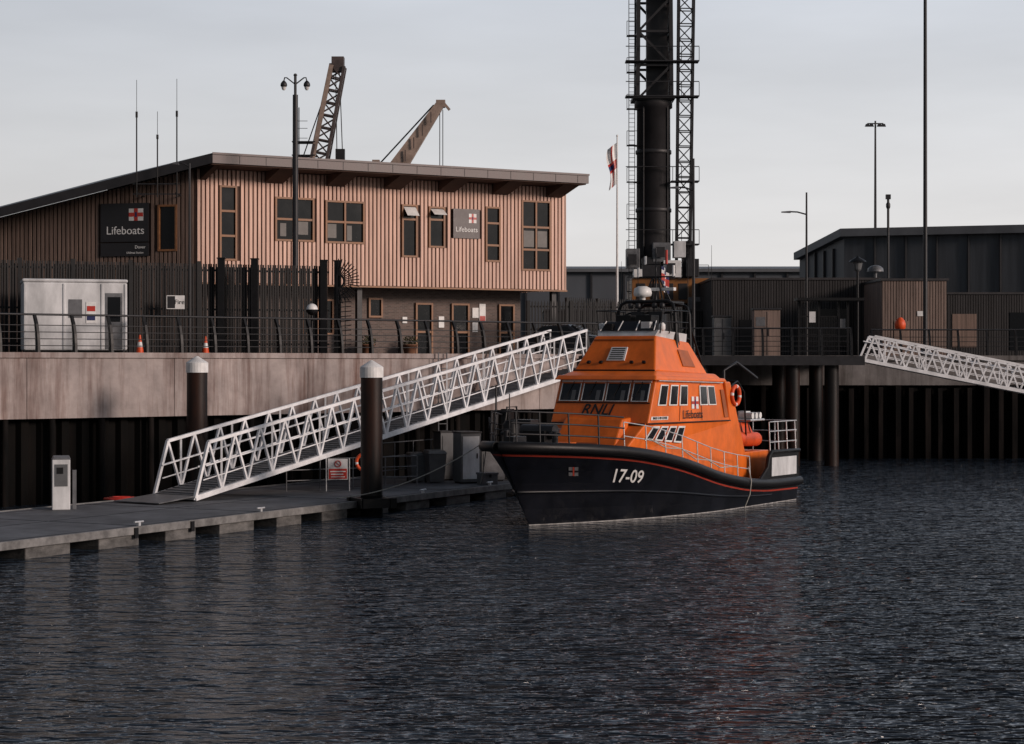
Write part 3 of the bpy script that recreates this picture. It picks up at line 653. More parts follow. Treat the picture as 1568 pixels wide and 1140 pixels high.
mb.hexa([a-nn*.75+V((0,-.6,0)),a+nn*.75+V((0,-.6,0)),a+nn*.75+V((0,.6,0)),a-nn*.75+V((0,.6,0))],[b_-nn*.35+V((0,-.3,0)),b_+nn*.35+V((0,-.3,0)),b_+nn*.35+V((0,.3,0)),b_-nn*.35+V((0,.3,0))],'cream_boom')
mb.box(4.0,4.75,-.3,.3,20.5,21.1,'cream_boom'); mb.beam((4.6,0,20.9),(5.1,0,20.3),.25,.2,'cream_boom')
for k in range(3): mb.tube([(3.8,-.2+.2*k,20.7),(-.9,-.2+.2*k,15.6)],.04,'black',5)
for k in (0,.25): mb.tube([(4.3+k,0,20.3),(4.3+k,0,15)],.035,'black',5)
mb.box(4.1,4.75,-.2,.2,14.2,15.1,'black'); mb.box(-1.2,-.6,-.4,.4,14.5,16.2,'cream_boom')
for k in range(5): q=a.lerp(b_,.15+.17*k); mb.box(q.x-.04,q.x+.04,-.72,-.62,q.z-.5,q.z+.4,'crane_brown')
mb.obj('jib',g)
mb=MB(); mb.box(-2,1.6,-1.5,1.5,11.5,14.9,'cream_boom'); mb.box(-1.3,1.3,-1.3,1.3,0,11.49,'grey_metal'); mb.obj('tower',g,bevel=.05)
# ------------------------------------------------------------------ background buildings
g=group('warehouse',(0,0,0))
mb=MB(); c0=(33.9,200);c1=(75,186);c2=(32.0,218);c3=(80,214)
def wz(p,z): return (p[0],p[1],z)
mb.hexa([wz(c0,5.5),wz(c1,5.5),wz(c3,5.5),wz(c2,5.5)],[wz(c0,18.0),wz(c1,18.0),wz(c3,16.6),wz(c2,16.6)],'grey_clad'); mb.obj('walls',g)
mb=MB(); 
k=[(33.4,199.3),(75.2,185.2),(80.3,214.5),(31.4,218.4)]
mb.hexa([wz(k[0],18.0),wz(k[1],18.0),wz(k[2],16.6),wz(k[3],16.6)],[wz(k[0],18.8),wz(k[1],18.8),wz(k[2],17.4),wz(k[3],17.4)],'grey_clad_l'); mb.obj('roof',g)
mb=MB()
for i in range(1,14):
    p=V((33.9,200,0)).lerp(V((75,186,0)),i/14); mb.box(p.x-.08,p.x+.08,p.y-.25,p.y,5.5,18,'dark_metal')
for i in range(1,5):
    p=V((33.9,200,0)).lerp(V((32,218,0)),i/5); mb.box(p.x-.25,p.x,p.y-.1,p.y+.1,5.5,17,'dark_metal')
mb.obj('wall_ribs',g)
g=group('long_shed'); mb=MB(); mb.box(-5,130,300,330,5.5,19.0,'shed_far'); mb.obj('walls',g)
mb=MB(); mb.extr([(-6,299,19.0),(-6,331,19.0),(-6,331,19.3),(-6,315,20.6),(-6,299,19.5)],(137,0,0),'grey_clad_l'); mb.obj('roof',g)
mb=MB()
for i in range(26): mb.box(-3+i*5,-2.7+i*5,299.6,300,5.5,19,'dark_metal')
mb.obj('columns',g)
def board_building(name,x0,x1,y,dp,z1,m,doors=()):
    g=group(name); mb=MB(); mb.box(x0,x1,y,y+dp,5.5,z1,'black_matt'); mb.obj('core',g)
    mb=MB(); x=x0
    while x<x1-.05: mb.box(x,x+.13,y-.06,y-.003,5.5,z1-.02+random.uniform(-.01,.01),m); x+=.17
    yy=y
    while yy<y+dp-.1: mb.box(x0-.06,x0-.003,yy,yy+.13,5.5,z1-.02,m); yy+=.17
    mb.obj('cladding',g)
    mb=MB(); mb.box(x0-.12,x1+.12,y-.14,y+dp+.1,z1,z1+.14,'roof_dark'); mb.obj('roof',g)
    if doors:
        mb=MB()
        for a,b_,c,d,mm in doors: mb.box(a,b_,y-.1,y-.062,c,d,mm)
        mb.obj('doors_and_windows',g)
board_building('timber_building',12.8,23.4,125,9,10.45,'dark_board',((14.5,15.6,5.5,7.9,'black'),(18.8,21.5,6.3,8.6,'glass')))
board_building('timber_shed',22.5,26.4,119,6,10.15,'brown_board',((24.6,24.95,8.0,8.3,'white'),(23.2,24.1,5.5,7.7,'wood_side')))
board_building('dark_shed',28.4,44,130,9,9.7,'dark_board',((29.2,30.8,6.2,8.4,'wood_side'),(33,36,6,8.5,'glass')))
board_building('boundary_building',2.2,13,131,6,8.6,'dark_board')
board_building('boundary_building',24,29,138,6,10.6,'grey_clad')
def kiosk(name,x,y,w,h,m):
    g=group(name,(x,y,ZQ)); mb=MB(); mb.box(-w/2,w/2,-.5,.5,0,h,m); mb.box(-w/2-.06,w/2+.06,-.57,.56,h,h+.1,'dark_metal'); mb.obj('body',g,bevel=.02)
    mb=MB(); mb.box(-.012,.012,-.52,-.502,.1,h-.1,'dark_metal'); mb.box(.06,.1,-.54,-.502,h*.45,h*.6,'dark_metal'); mb.box(-w/2+.1,-.1,-.51,-.501,h*.65,h*.85,'grey_metal'); mb.obj('doors',g)
kiosk('utility_kiosk',14.65,113,1.5,2.7,'brown_board'); kiosk('utility_kiosk',12.2,114,1.0,2.3,'plastic_grey')
g=group('entrance_gate',(17.2,108.5,ZQ)); mb=MB()
for x in (-1.3,-.2,.9,1.4): mb.box(x-.06,x+.06,-.06,.06,0,3.1,'black')
mb.box(-1.5,2.2,-.7,.7,3.1,3.25,'black')
for k in range(24): mb.box(-1.25+k*.09,-1.22+k*.09,-.02,.02,.1,2.2 if k>11 else 3.0,'black')
for z in (.3,1.2,2.2): mb.box(-1.3,.9,-.03,.03,z,z+.06,'black')
mb.box(-.75,-.4,-.08,-.03,1.9,2.5,'cabin_grey'); mb.box(.95,1.25,-.1,-.05,1.6,2.1,'grey_metal'); mb.obj('bars',g)
mb=MB(); mb.tube([(0,0,0),(0,0,2.0)],.05,'black',8); mb.lathe((0,0,0),[(.12,1.45),(.28,1.55),(.31,1.8),(.24,2.0),(.1,2.15)],'rubber_orange',16); mb.obj('lifebuoy_housing',None,(21.3,107.5,ZQ))
mb=MB(); mb.lathe((0,0,0),[(.6,0),(.56,.25),(.35,.42),(.1,.48)],'grey_metal',20); mb.tube([(0,0,-6.4),(0,0,0)],.12,'grey_metal',8); mb.obj('radar_dome',None,(26.9,145,11.9))
def car(x,y,rot):
    g=group('parked_car',(x,y,ZQ),rot)
    prof=[(-2.1,.35),(-2.15,.75),(-2.0,.95),(-1.5,1.02),(-1.0,1.42),(.3,1.48),(1.0,1.02),(1.9,.88),(2.15,.7),(2.15,.35)]
    mb=MB(); rows=[]
    for yy,sc,zs in ((-.88,.97,.94),(-.84,1,1),(-.6,1,1.02),(0,1.01,1.03),(.6,1,1.02),(.84,1,1),(.88,.97,.94)):
        rows.append([V((px*sc,yy*(.82 if pz>1.1 else 1),.35+(pz-.35)*zs)) for px,pz in prof])
    mb.loft(rows,'car_paint',False); mb.poly(rows[0][::-1],'car_paint'); mb.poly(rows[-1],'car_paint'); mb.obj('body',g,bevel=.03)
    mb=MB()
    for sy in (-1,1):
        mb.extr([(-1.35,sy*.78,1.03),(.75,sy*.78,1.03),(.25,sy*.735,1.38),(-.95,sy*.735,1.36)],(0,sy*.10,0),'glass')
    mb.extr([(.42,-.6,1.42),(1.0,-.7,1.07),(1.0,.7,1.07),(.42,.6,1.42)],(.05,0,.06),'glass'); mb.obj('windows',g)
    mb=MB()
    for wx in (-1.3,1.35):
        for sy in (-.8,.8): mb.tube([(wx,sy-.1,.33),(wx,sy+.1,.33)],.33,'black',18); mb.tube([(wx,sy-.11,.33),(wx,sy+.11,.33)],.19,'steel',12)
    mb.obj('wheels',g)
    mb=MB()
    for sy in (-.65,.65): mb.box(2.1,2.17,sy-.16,sy+.16,.68,.8,'white'); mb.box(-2.17,-2.1,sy-.16,sy+.16,.75,.9,'red')
    mb.obj('lights',g)
car(2.6,93.4,-20)
# ------------------------------------------------------------------ LIFEBOAT
bt=group('lifeboat',(8.47,75.6,0),-121)
SX=[0,3,5,7,8.25,10,11.7,13,15,17.3]; SZ=[.78,.82,.95,1.22,1.46,1.86,2.17,2.36,2.52,2.64]
def sheer(x): return (interp(SX,SZ,x-.5)+interp(SX,SZ,x)+interp(SX,SZ,min(17.3,x+.5)))/3
def gw(x):
    if x<8: return 2.78+.15*min(1,x/5)
    t=min(1,(x-8)/9.3); return 2.93*max(0,(1-t**2.5))**.72+.02
def wlw(u):
    if u<.4: return 2.68
    t=(u-.4)/.6; return 2.68*max(0,1-t**1.9)**.95+.005
def hull(u,h,side=1,off=0):
    xg=17.3*u; xw=15.4*u; S=sheer(xg); p=1+1.0*u*u
    y=wlw(u)+(gw(xg)-wlw(u))*(h**p); x=lerp(xw,xg,h**1.0); return V((x,side*(y+off),S*h))
US=[i/40*.8 for i in range(40)]+[.8+.2*(1-(1-i/24)**1.6) for i in range(25)]
mb=MB()
for side in (1,-1):
    R=[[] for _ in range(13)]
    for u in US:
        S=sheer(17.3*u)
        hs=[1,1-.20/S,1-.30/S,1-.36/S]; hb=.10/S
        hs+= [lerp(hs[-1],hb,k/5) for k in (1,2,3,4,5)]+[0.03/S,0]
        for k,h in enumerate(hs): R[k].append(hull(u,h,side))
        R[11].append(V((15.2*u,side*wlw(u)*.9,-.5))); R[12].append(V((15.0*u,0,-1.0)))
    ms=['black','black','red_stripe']+['navy']*6+['boot','hull_under','hull_under']
    for k in range(12): mb.loft([R[k],R[k+1]] if side==-1 else [R[k+1],R[k]],ms[k],True)
T=[hull(0,1,1),hull(0,.3,1),V((0,2.68,0)),V((0,2.4,-.5)),V((0,0,-1)),V((0,-2.4,-.5)),V((0,-2.68,0)),hull(0,.3,-1),hull(0,1,-1)]
mb.poly(T,'navy')
mb.obj('hull',bt)
mb=MB(); R0=[];R1=[]
for u in US: a=hull(u,1,1); R0.append(V((a.x-.02,max(a.y-.04,0),a.z-.06))); R1.append(V((a.x-.02,-max(a.y-.04,0),a.z-.06)))
mb.loft([R0,R1],'deck_grey',False); mb.obj('deck',bt)
mb=MB()
for side in (1,-1):
    mb.tube([hull(u,1,side,.03)+V((0,0,-.05)) for u in US],.17,'black',10)
    mb.tube([hull(u,.42,side,.02) for u in US[8:]],.045,'navy',6)
mb.tube([V((-.05,2.78,.74)),V((-.05,-2.78,.74))],.13,'black',8)
mb.obj('fender_belting',bt)
mb=MB()
for s in (1,-1):
    pr=[(0,.7),(3.9,.85),(3.6,1.0),(3.1,1.35),(2.95,1.75),(2.75,1.9),(0,1.86)]
    mb.extr([(x,s*(gw(x)-.02),z) for x,z in pr],(0,-s*.10,0),'black')
    mb.extr([(x,s*(gw(x)+.012),z) for x,z in ((.25,1.0),(2.75,1.02),(2.72,1.70),(.25,1.68))],(0,-s*.03,0),'cabin_grey')
    mb.tube([(0,s*2.8,1.88),(2.75,s*2.86,1.92),(3.0,s*2.87,1.75),(3.15,s*2.87,1.35),(3.9,s*2.9,.95)],.07,'black',8)
mb.box(-.08,.02,-2.75,2.75,.7,1.2,'black')
mb.obj('stern_bulwark',bt)
mb=MB()
def symhex(mb,xb0,xb1,wb0,wb1,zb0,zb1,xt0,xt1,wt0,wt1,zt0,zt1,m):
    b=[(xb0,-wb0,zb0),(xb0,wb0,zb0),(xb1,wb1,zb1),(xb1,-wb1,zb1)]; t=[(xt0,-wt0,zt0),(xt0,wt0,zt0),(xt1,wt1,zt1),(xt1,-wt1,zt1)]
    mb.hexa(b,t,m); return b,t
LB,LT=symhex(mb,12.35,4.0,1.6,2.1,2.05,.8,10.75,4.2,1.8,2.0,3.15,3.1,'orange')
symhex(mb,11.9,10.6,1.2,1.3,2.3,2.3,11.1,10.6,1.1,1.2,3.3,3.35,'orange')
WB,WT=symhex(mb,10.75,4.5,1.88,2.0,3.12,3.08,10.12,4.9,1.86,1.9,4.62,4.5,'orange')
symhex(mb,10.38,4.7,1.98,2.0,4.6,4.48,10.2,4.8,1.9,1.95,4.76,4.62,'orange')
symhex(mb,10.1,4.9,1.8,1.85,4.75,4.6,9.6,5.1,1.6,1.7,4.92,4.78,'orange')
FB,FT=symhex(mb,9.65,5.6,1.58,1.65,4.9,4.75,8.8,6.25,1.18,1.2,6.12,5.9,'orange')
symhex(mb,6.4,5.0,1.2,1.3,4.75,4.7,6.2,5.3,1.0,1.1,5.4,5.2,'orange')
for s in (1,-1):
    mb.extr([(4.9,s*2.0,4.5),(4.45,s*2.0,4.5),(3.1,s*2.05,1.6),(3.1,s*2.05,.9),(4.2,s*2.05,.9),(4.5,s*2.0,3.1)],(0,-s*.35,0),'orange')
mb.obj('wheelhouse',bt,bevel=.05)
front=[WB[0],WB[1],WT[1],WT[0]]; portf=[WB[1],WB[2],WT[2],WT[1]]; starf=[WB[3],WB[0],WT[0],WT[3]]
lowp=[LB[1],LB[2],LT[2],LT[1]]; lows=[LB[3],LB[0],LT[0],LT[3]]; lowf=[LB[0],LB[1],LT[1],LT[0]]
ffront=[FB[0],FB[1],FT[1],FT[0]]; fport=[FB[1],FB[2],FT[2],FT[1]]
mw=MB();mg=MB()
for a,b_ in ((.055,.235),(.285,.49),(.535,.745),(.80,.945)):
    mw.panel(front,a-.014,b_+.014,.49,.90,.0,.022,'black')
    for q in ((a-.014,a-.004,.49,.90),(b_+.004,b_+.014,.49,.90),(a-.004,b_+.004,.49,.51)): mw.panel(front,q[0],q[1],q[2],q[3],.022,.045,'cabin_grey')
    mg.panel(front,a,b_,.515,.88,.02,.04,'boat_glass')
    mg.panel(front,a+.03,a+.08,.52,.68,.04,.043,'dark_metal'); mg.panel(front,b_-.07,b_-.03,.52,.74,.04,.043,'plastic_grey')
    mw.panel(front,a-.02,b_+.02,.925,.995,0.0,.05,'white')
for a in (.26,.51,.77): mw.panel(front,a-.006,a+.006,.46,.92,0,.03,'orange_dirty')
mw.panel(front,.02,.98,.455,.475,0.0,.03,'black')
def sidewin(F,x,w,v0,v1,flip=False):
    u=(10.5-x)/6.0; u=1-u if flip else u; du=w/6/2
    mw.panel(F,u-du-.012,u+du+.012,v0-.03,v1+.03,0,.03,'white'); mg.panel(F,u-du,u+du,v0,v1,.02,.045,'boat_glass')
for x in (9.75,8.9,8.1,6.45,5.75): sidewin(portf,x,.5,.44,.86); sidewin(starf,x,.5,.44,.86,True)
for u in (.13,.22,.31,.40):
    mw.panel(lowp,u-.036,u+.036,.56,.92,0,.03,'white'); mg.panel(lowp,u-.026,u+.026,.60,.88,.02,.045,'boat_glass')
    mw.panel(lows,1-u-.036,1-u+.036,.56,.92,0,.03,'white'); mg.panel(lows,1-u-.026,1-u+.026,.60,.88,.02,.045,'boat_glass')
mw.panel(portf,.02,.22,.09,.17,0,.02,'white'); mw.panel(portf,.0,1,.0,.03,0,.04,'black')
mw.panel(portf,.93,.98,.1,.8,0,.04,'orange_dirty')
mw.panel(portf,.64,.645,.05,.95,0,.02,'orange_dirty'); mw.panel(portf,.36,.365,.05,.4,0,.02,'orange_dirty')
mw.panel(lowf,.35,.65,.35,.8,0,.03,'orange_dirty'); mw.panel(lowf,.0,1,.93,.97,0,.05,'black')
mw.panel(ffront,.36,.60,.28,.66,0,.04,'white')
for k in range(6): mg.panel(ffront,.385,.575,.31+k*.058,.335+k*.058,.035,.05,'black')
for u in (.12,.28,.68,.84): mw.panel(ffront,u,u+.04,.2,.26,0,.08,'black')
mw.panel(ffront,0,1,.0,.03,0,.03,'black'); mw.panel(fport,.55,.8,.2,.7,0,.03,'orange_dirty')
mw.panel(ffront,.02,.98,.86,.9,0,.03,'orange_dirty')
mw.obj('window_surrounds',bt,bevel=.008); mg.obj('window_glass',bt)
mb=MB()
def FP(F,u,v,o=.06):
    F=[V(p) for p in F]; n=(F[1]-F[0]).cross(F[3]-F[0]).normalized(); return (F[0]*(1-u)+F[1]*u)*(1-v)+(F[3]*(1-u)+F[2]*u)*v+n*o
for u in (.17,.40,.66,.88): mb.tube([FP(front,u,.93),FP(front,u-.05,.62)],.014,'black',5)
for u in (.1,.3): mb.tube([FP(lowf,u,.75),FP(lowf,u+.1,.75)],.02,'steel',6)
mb.tube([FP(portf,.0,.97,.12),FP(portf,.95,.97,.12)],.02,'steel',6)
mb.obj('wipers_and_handrails',bt)
def txt_on(F,u,v,body,size,m,name,shear=0,off=0,o=.035):
    Fv=[V(p) for p in F]; M=frame(FP(F,u,v,o),Fv[1]-Fv[0],Fv[3]-Fv[0]); return text(name,bt,body,M,size,m,shear=shear,off=off)
txt_on(front,.45,.30,'RNLI',.56,'text_black','name_text',.3,.006,.012)
txt_on(portf,.52,.19,'Lifeboats',.42,'text_black','side_text')
txt_on(portf,.12,.13,'RNLB 17-09 DOVER',.12,'navy','boat_name_text',o=.03)
mb=MB(); mb.panel(portf,.51,.60,.33,.62,0,.02,'white'); mb.panel(portf,.543,.567,.33,.62,.02,.026,'red'); mb.panel(portf,.51,.5425,.44,.51,.02,.026,'red'); mb.panel(portf,.5675,.60,.44,.51,.02,.026,'red'); mb.panel(portf,.549,.561,.40,.55,.027,.032,'flag_navy'); mb.obj('house_flag_emblem',bt)
def hull_text(name,body,size,u0,h0,m,shear=0,off=.0):
    cu=bpy.data.curves.new('tmp','FONT'); cu.body=body; cu.size=size; cu.align_x='CENTER'; cu.align_y='CENTER'; cu.shear=shear; cu.offset=off; cu.resolution_u=3
    to=bpy.data.objects.new('tmp',cu); scene.collection.objects.link(to); dg=bpy.context.evaluated_depsgraph_get()
    me=bpy.data.meshes.new_from_object(to.evaluated_get(dg)); bpy.data.objects.remove(to)
    for v in me.vertices:
        u=u0-v.co.x/17.0; S=sheer(17.3*u0); h=h0+v.co.y/S
        p=hull(u,h,1); pu=hull(u-.01,h,1)-p; ph=hull(u,h+.02,1)-p; n=pu.cross(ph).normalized()
        if n.y<0: n=-n
        v.co=p+n*.03
    me.materials.clear(); me.materials.append(MATS[m]); o=bpy.data.objects.new(name,me); scene.collection.objects.link(o); o.parent=bt
hull_text('hull_number','17-09',.63,.762,.63,'white',.25,.008)
mb=MB()
def hpanel(u0,u1,h0,h1,m):
    pts=[hull(u0,h0,1),hull(u1,h0,1),hull(u1,h1,1),hull(u0,h1,1)]; n=(pts[1]-pts[0]).cross(pts[3]-pts[0]).normalized()
    if n.y<0:n=-n
    mb.poly([p+n*.03 for p in pts],m)
for a in (.878,.890): 
    for h in (.63,.70): hpanel(a,a+.008,h,h+.045,'grey_metal')
hpanel(.8865,.8895,.63,.745,'red_stripe')
mb.obj('bow_emblem',bt)
mb=MB()
def rp(x,s,z,inn=.18): return V((x-.05,s*max(gw(x)-inn,0.02),sheer(x)+z))
for s in (1,-1):
    xs=[16.9,16.3,15.4,14.3,13.2,12.1,11.0,9.9,8.8,7.7,6.6,5.5,4.4]
    for x in xs: mb.tube([rp(x,s,-.05),rp(x,s,1.05 if x>13.3 else .9,.22)],.032 if x>13.3 else .022,'dark_metal' if x>13.3 else 'steel',6)
    for z in (.35,.7,1.05):
        mb.tube([rp(x,s,z,.18+.04*z) for x in (17.0,16.7,16.3,15.8,15.4,14.8,14.3,13.7,13.2)],.03,'dark_metal',6)
    for z in (.45,.9):
        mb.tube([rp(x,s,z,.18+.04*z) for x in xs[4:]],.018,'steel',6)
    for x in (.1,.9,1.7,2.5): mb.tube([(x,s*2.7,1.85),(x,s*2.65,3.0)],.025,'steel',6)
    for z in (2.25,2.65,3.0): mb.tube([(0,s*2.68,z),(2.5,s*2.68,z)],.022,'steel',6)
for y in (-1.8,-.9,0,.9,1.8): mb.tube([(.0,y,.8),(.0,y,3.0)],.025,'steel',6)
for z in (1.6,2.2,2.6,3.0): mb.tube([(0,-2.68,z),(0,2.68,z)],.022,'steel',6)
mb.tube([rp(17.0,1,1.05),V((17.25,0,3.68)),rp(17.0,-1,1.05)],.03,'dark_metal',6); mb.tube([rp(17.0,1,.5),V((17.2,0,3.1)),rp(17.0,-1,.5)],.02,'dark_metal',6)
mb.obj('guard_rails',bt)
mb=MB(); zf=sheer(15)
mb.box(14.3,15.1,-.4,.4,zf-.1,zf+.5,'black'); mb.tube([(14.75,-.6,zf+.45),(14.75,.6,zf+.45)],.24,'dark_metal',14)
mb.box(15.8,16.6,-.15,.15,zf-.05,zf+.35,'dark_metal'); mb.tube([(15.3,-.9,zf-.1),(15.3,-.9,zf+.5)],.1,'dark_metal',10); mb.tube([(15.3,.9,zf-.1),(15.3,.9,zf+.5)],.1,'dark_metal',10)
mb.tube([(15.3,-1.1,zf+.4),(15.3,-.7,zf+.4)],.05,'dark_metal',8); mb.tube([(15.3,1.1,zf+.4),(15.3,.7,zf+.4)],.05,'dark_metal',8)
mb.box(13.1,13.9,-.45,.45,sheer(13.5)-.1,sheer(13.5)+.18,'orange'); mb.lathe((14.0,-1.5,sheer(14)),[(.3,-.1),(.3,.7),(.2,.85)],'black',14)
mb.box(12.9,13.5,-1.85,-1.05,sheer(13)-.1,sheer(13)+.95,'dark_metal'); mb.box(13.2,13.6,-2.15,-1.86,sheer(13)-.1,sheer(13)+1.3,'black')
mb.tube([(16.6,0,zf),(16.6,0,zf+1.7)],.02,'dark_metal',6); mb.tube([(14.3,-1.9,zf),(14.3,-1.9,zf+1.9)],.035,'dark_metal',6)
mb.tube([(16.2,-.8,zf),(15.7,-1.3,zf+.9),(15.0,-1.7,zf+.2)],.035,'dark_metal',6)
mb.tube([(13.9,-1.9,zf),(13.6,-1.9,zf+1.2),(13.0,-1.9,zf+1.2),(12.7,-1.9,zf)],.035,'black',6)
mb.obj('foredeck_gear',bt,bevel=.02)
mb=MB()
symhex(mb,8.75,6.35,1.12,1.15,6.1,5.88,8.6,6.4,1.2,1.2,6.32,6.2,'cabin_grey')
mb.hexa([(8.68,-1.1,6.3),(8.68,1.1,6.3),(8.62,1.1,6.3),(8.62,-1.1,6.3)],[(8.35,-1.0,6.62),(8.35,1.0,6.62),(8.3,1.0,6.62),(8.3,-1.0,6.62)],'boat_glass')
for y in (-1.05,-.35,.35,1.05): mb.tube([(8.69,y,6.3),(8.35,y*.93,6.64)],.022,'white',6)
mb.box(7.6,8.2,-.7,-.1,6.2,6.85,'black'); mb.box(7.6,8.2,.1,.7,6.2,6.85,'black'); mb.box(6.8,7.2,-.6,-.1,6.2,7.0,'dark_metal'); mb.box(6.8,7.2,.1,.6,6.2,7.0,'dark_metal')
for y in (-1.35,-1.2,1.3): mb.lathe((8.3,y*.9,6.3),[(.09,0),(.12,.05),(.12,.2),(.05,.28)],'white',10)
mb.box(8.4,8.6,.5,.85,6.32,6.6,'white'); mb.box(8.45,8.65,-.9,-.6,6.32,6.55,'black')
for s in (-1,1):
    for x in (8.5,7.8,7.1,6.5): mb.tube([(x,s*1.2,6.2),(x,s*1.28,7.0)],.022,'black',6)
    for z in (6.6,7.0): mb.tube([(8.6,s*1.25,z),(6.4,s*1.25,z)],.022,'black',6)
mb.tube([(8.6,1.25,7.0),(8.75,0,7.0),(8.6,-1.25,7.0)],.022,'black',6)
mb.obj('flying_bridge',bt,bevel=.02)
mb=MB()
def hoop(x,z0,zt,w,r,m):
    mb.tube([(x+.1,-w-.12,z0),(x,-w,zt-.35),(x-.03,-w+.1,zt-.1),(x-.05,-w+.3,zt),(x-.05,w-.3,zt),(x-.03,w-.1,zt-.1),(x,w,zt-.35),(x+.1,w+.12,z0)],r,m,8)
hoop(7.2,5.7,7.35,1.12,.065,'black'); hoop(5.9,4.8,7.25,1.05,.065,'black'); hoop(7.0,5.8,6.95,1.1,.04,'black')
for y in (-.8,.8,0): mb.tube([(7.15,y,7.35),(5.85,y,7.25)],.04,'black',6)
mb.box(5.9,7.1,-.85,.85,7.3,7.36,'dark_metal')
for s in (-1,1): mb.tube([(6.7,s*.4,7.35),(6.5,s*.12,8.2)],.035,'black',6); mb.tube([(6.0,s*.4,7.3),(6.4,s*.12,8.2)],.035,'black',6)
mb.tube([(6.45,0,7.35),(6.45,0,9.3)],.045,'dark_metal',8,r2=.02)
mb.beam((6.45,-.75,8.25),(6.45,.75,8.25),.05,.05,'black'); mb.beam((6.45,-.45,8.7),(6.45,.45,8.7),.04,.04,'black')
mb.lathe((7.0,-.25,7.4),[(.1,0),(.1,.12),(.30,.15),(.33,.25),(.30,.42),(.15,.5)],'white',18)
mb.box(6.35,6.55,-.75,.75,7.75,7.86,'white')
for x,y,z0,h in ((6.45,-.7,8.25,.35),(6.45,.7,8.25,.4),(6.45,.42,8.7,.5),(6.45,-.42,8.7,.3)): mb.tube([(x,y,z0),(x,y,z0+h)],.05,'white' if h<.45 else 'red',8)
for x,y,h in ((5.9,-1.0,3.4),(5.9,1.0,3.8),(7.2,-1.0,1.6),(5.2,1.6,2.2)): mb.tube([(x,y,7.2 if h>1.7 or y<0 else 6),(x,y,7.2+h)],.014,'black',5,r2=.006)
for y in (-.6,-.3,.35,.65): mb.lathe((7.25,y,7.1),[(.07,0),(.1,.03),(.1,.16),(.05,.2)],'dark_metal',10)
for s in (-1,1): mb.tube([(5.9,s*1.05,6.6),(4.6,s*1.1,4.6)],.045,'black',6); mb.tube([(5.9,s*1.1,6.0),(7.2,s*1.15,6.2)],.03,'black',6)
mb.obj('mast_and_radar',bt)
mb=MB(); 
def bf(u,v): return V((6.3-.5*u,.15+.08*math.sin(u*7),8.65-.75*v-.25*u))
for i in range(6):
    for j in range(6):
        mb.add([bf(i/6,j/6),bf((i+1)/6,j/6),bf((i+1)/6,(j+1)/6),bf(i/6,(j+1)/6)],[(0,1,2,3)],'red' if (abs(i-2.5)<1 or abs(j-2.5)<1) else ('white' if (i+j)%2 else 'flag_navy'),True)
mb.obj('ensign',bt)
mb=MB()
for s in (-1,1):
    pts=[(1.0,1.0+s*.45,2.3),(2.6,1.0+s*.5,2.35),(3.4,1.0+s*.42,2.55),(3.75,1.0+s*.12,2.75)]
    mb.tube(pts,.27,'rubber_orange',14)
mb.box(1.2,3.2,.7,1.3,2.15,2.35,'black'); mb.box(1.0,1.3,.8,1.2,2.4,3.1,'dark_metal'); mb.box(.9,1.3,.85,1.2,3.0,3.35,'white')
mb.hexa([(1.4,.4,2.4),(3.3,.4,2.4),(3.3,1.6,2.4),(1.4,1.6,2.4)],[(1.6,.6,3.0),(3.1,.6,2.95),(3.1,1.4,2.95),(1.6,1.4,3.0)],'rubber_orange')
for x in (1.7,2.4,3.0): mb.tube([(x,1.62,2.3),(x,1.45,3.0),(x,.5,3.02)],.025,'black',6)
mb.obj('inflatable_dinghy',bt,bevel=.05)
mb=MB(); mb.box(.8,3.9,.2,1.9,.8,1.9,'orange'); mb.box(1.2,3.4,-2.0,-.4,.8,2.4,'orange_dirty'); 
mb.lathe((2.2,-1.2,2.4),[(.35,0),(.38,.1),(.38,.6),(.3,.7)],'white',16); mb.box(3.3,3.8,1.3,1.9,1.9,2.2,'black')
for k in range(3): mb.tube([(1.1+k*.35,1.7,3.2),(1.1+k*.35,1.2,3.2)],.12,'white',10)
mb.box(.9,2.2,1.0,1.8,3.0,3.08,'steel')
mb.obj('aft_lockers',bt,bevel=.04)
mb=MB(); torus(mb,(4.1,2.05,4.0),.33,.075,'rubber_orange',n=24,k=8,band='white'); mb.obj('lifebuoy',bt)
mb=MB(); mb.tube([(3.5,1.3,2.0),(3.5,1.3,4.9),(2.6,1.4,5.2),(1.2,1.6,4.6)],.05,'dark_metal',8); mb.tube([(3.3,-1.3,2.0),(3.3,-1.3,4.6)],.06,'dark_metal',8)
mb.tube([(3.9,1.7,1.2),(3.9,1.7,4.3),(3.2,1.7,4.5),(2.6,1.7,4.1),(2.4,1.7,2.2)],.035,'black',6); mb.tube([(3.9,-1.7,1.2),(3.9,-1.7,4.3),(3.2,-1.7,4.5),(2.4,-1.7,2.2)],.035,'black',6); mb.tube([(3.2,1.7,4.5),(3.2,-1.7,4.5)],.035,'black',6)
mb.tube([(3.9,1.7,3.0),(2.5,1.7,3.0)],.025,'black',6)
mb.obj('davit_frame',bt)
mb=MB(); 
mb.tube([rp(12,1,.5),rp(11,1,.32),rp(10,1,.45),rp(9,1,.28),rp(8,1,.42),rp(7,1,.3),rp(5.5,1,.5)],.02,'rope',6)
mb.tube([hull(.30,1,1,.1)+V((0,0,.5)),hull(.30,1,1,.22),hull(.31,.5,1,.24),hull(.33,.0,1,.15)],.02,'rope',6)
mb.obj('deck_lines',bt)
def sag(p0,p1,s,n=14):
    p0=V(p0);p1=V(p1); return [p0.lerp(p1,i/n)-V((0,0,s*4*(i/n)*(1-i/n))) for i in range(n+1)]
def loc2w(x,y,z):
    a=math.radians(-121); return V((8.47+x*math.cos(a)-y*math.sin(a),75.6+x*math.sin(a)+y*math.cos(a),z))
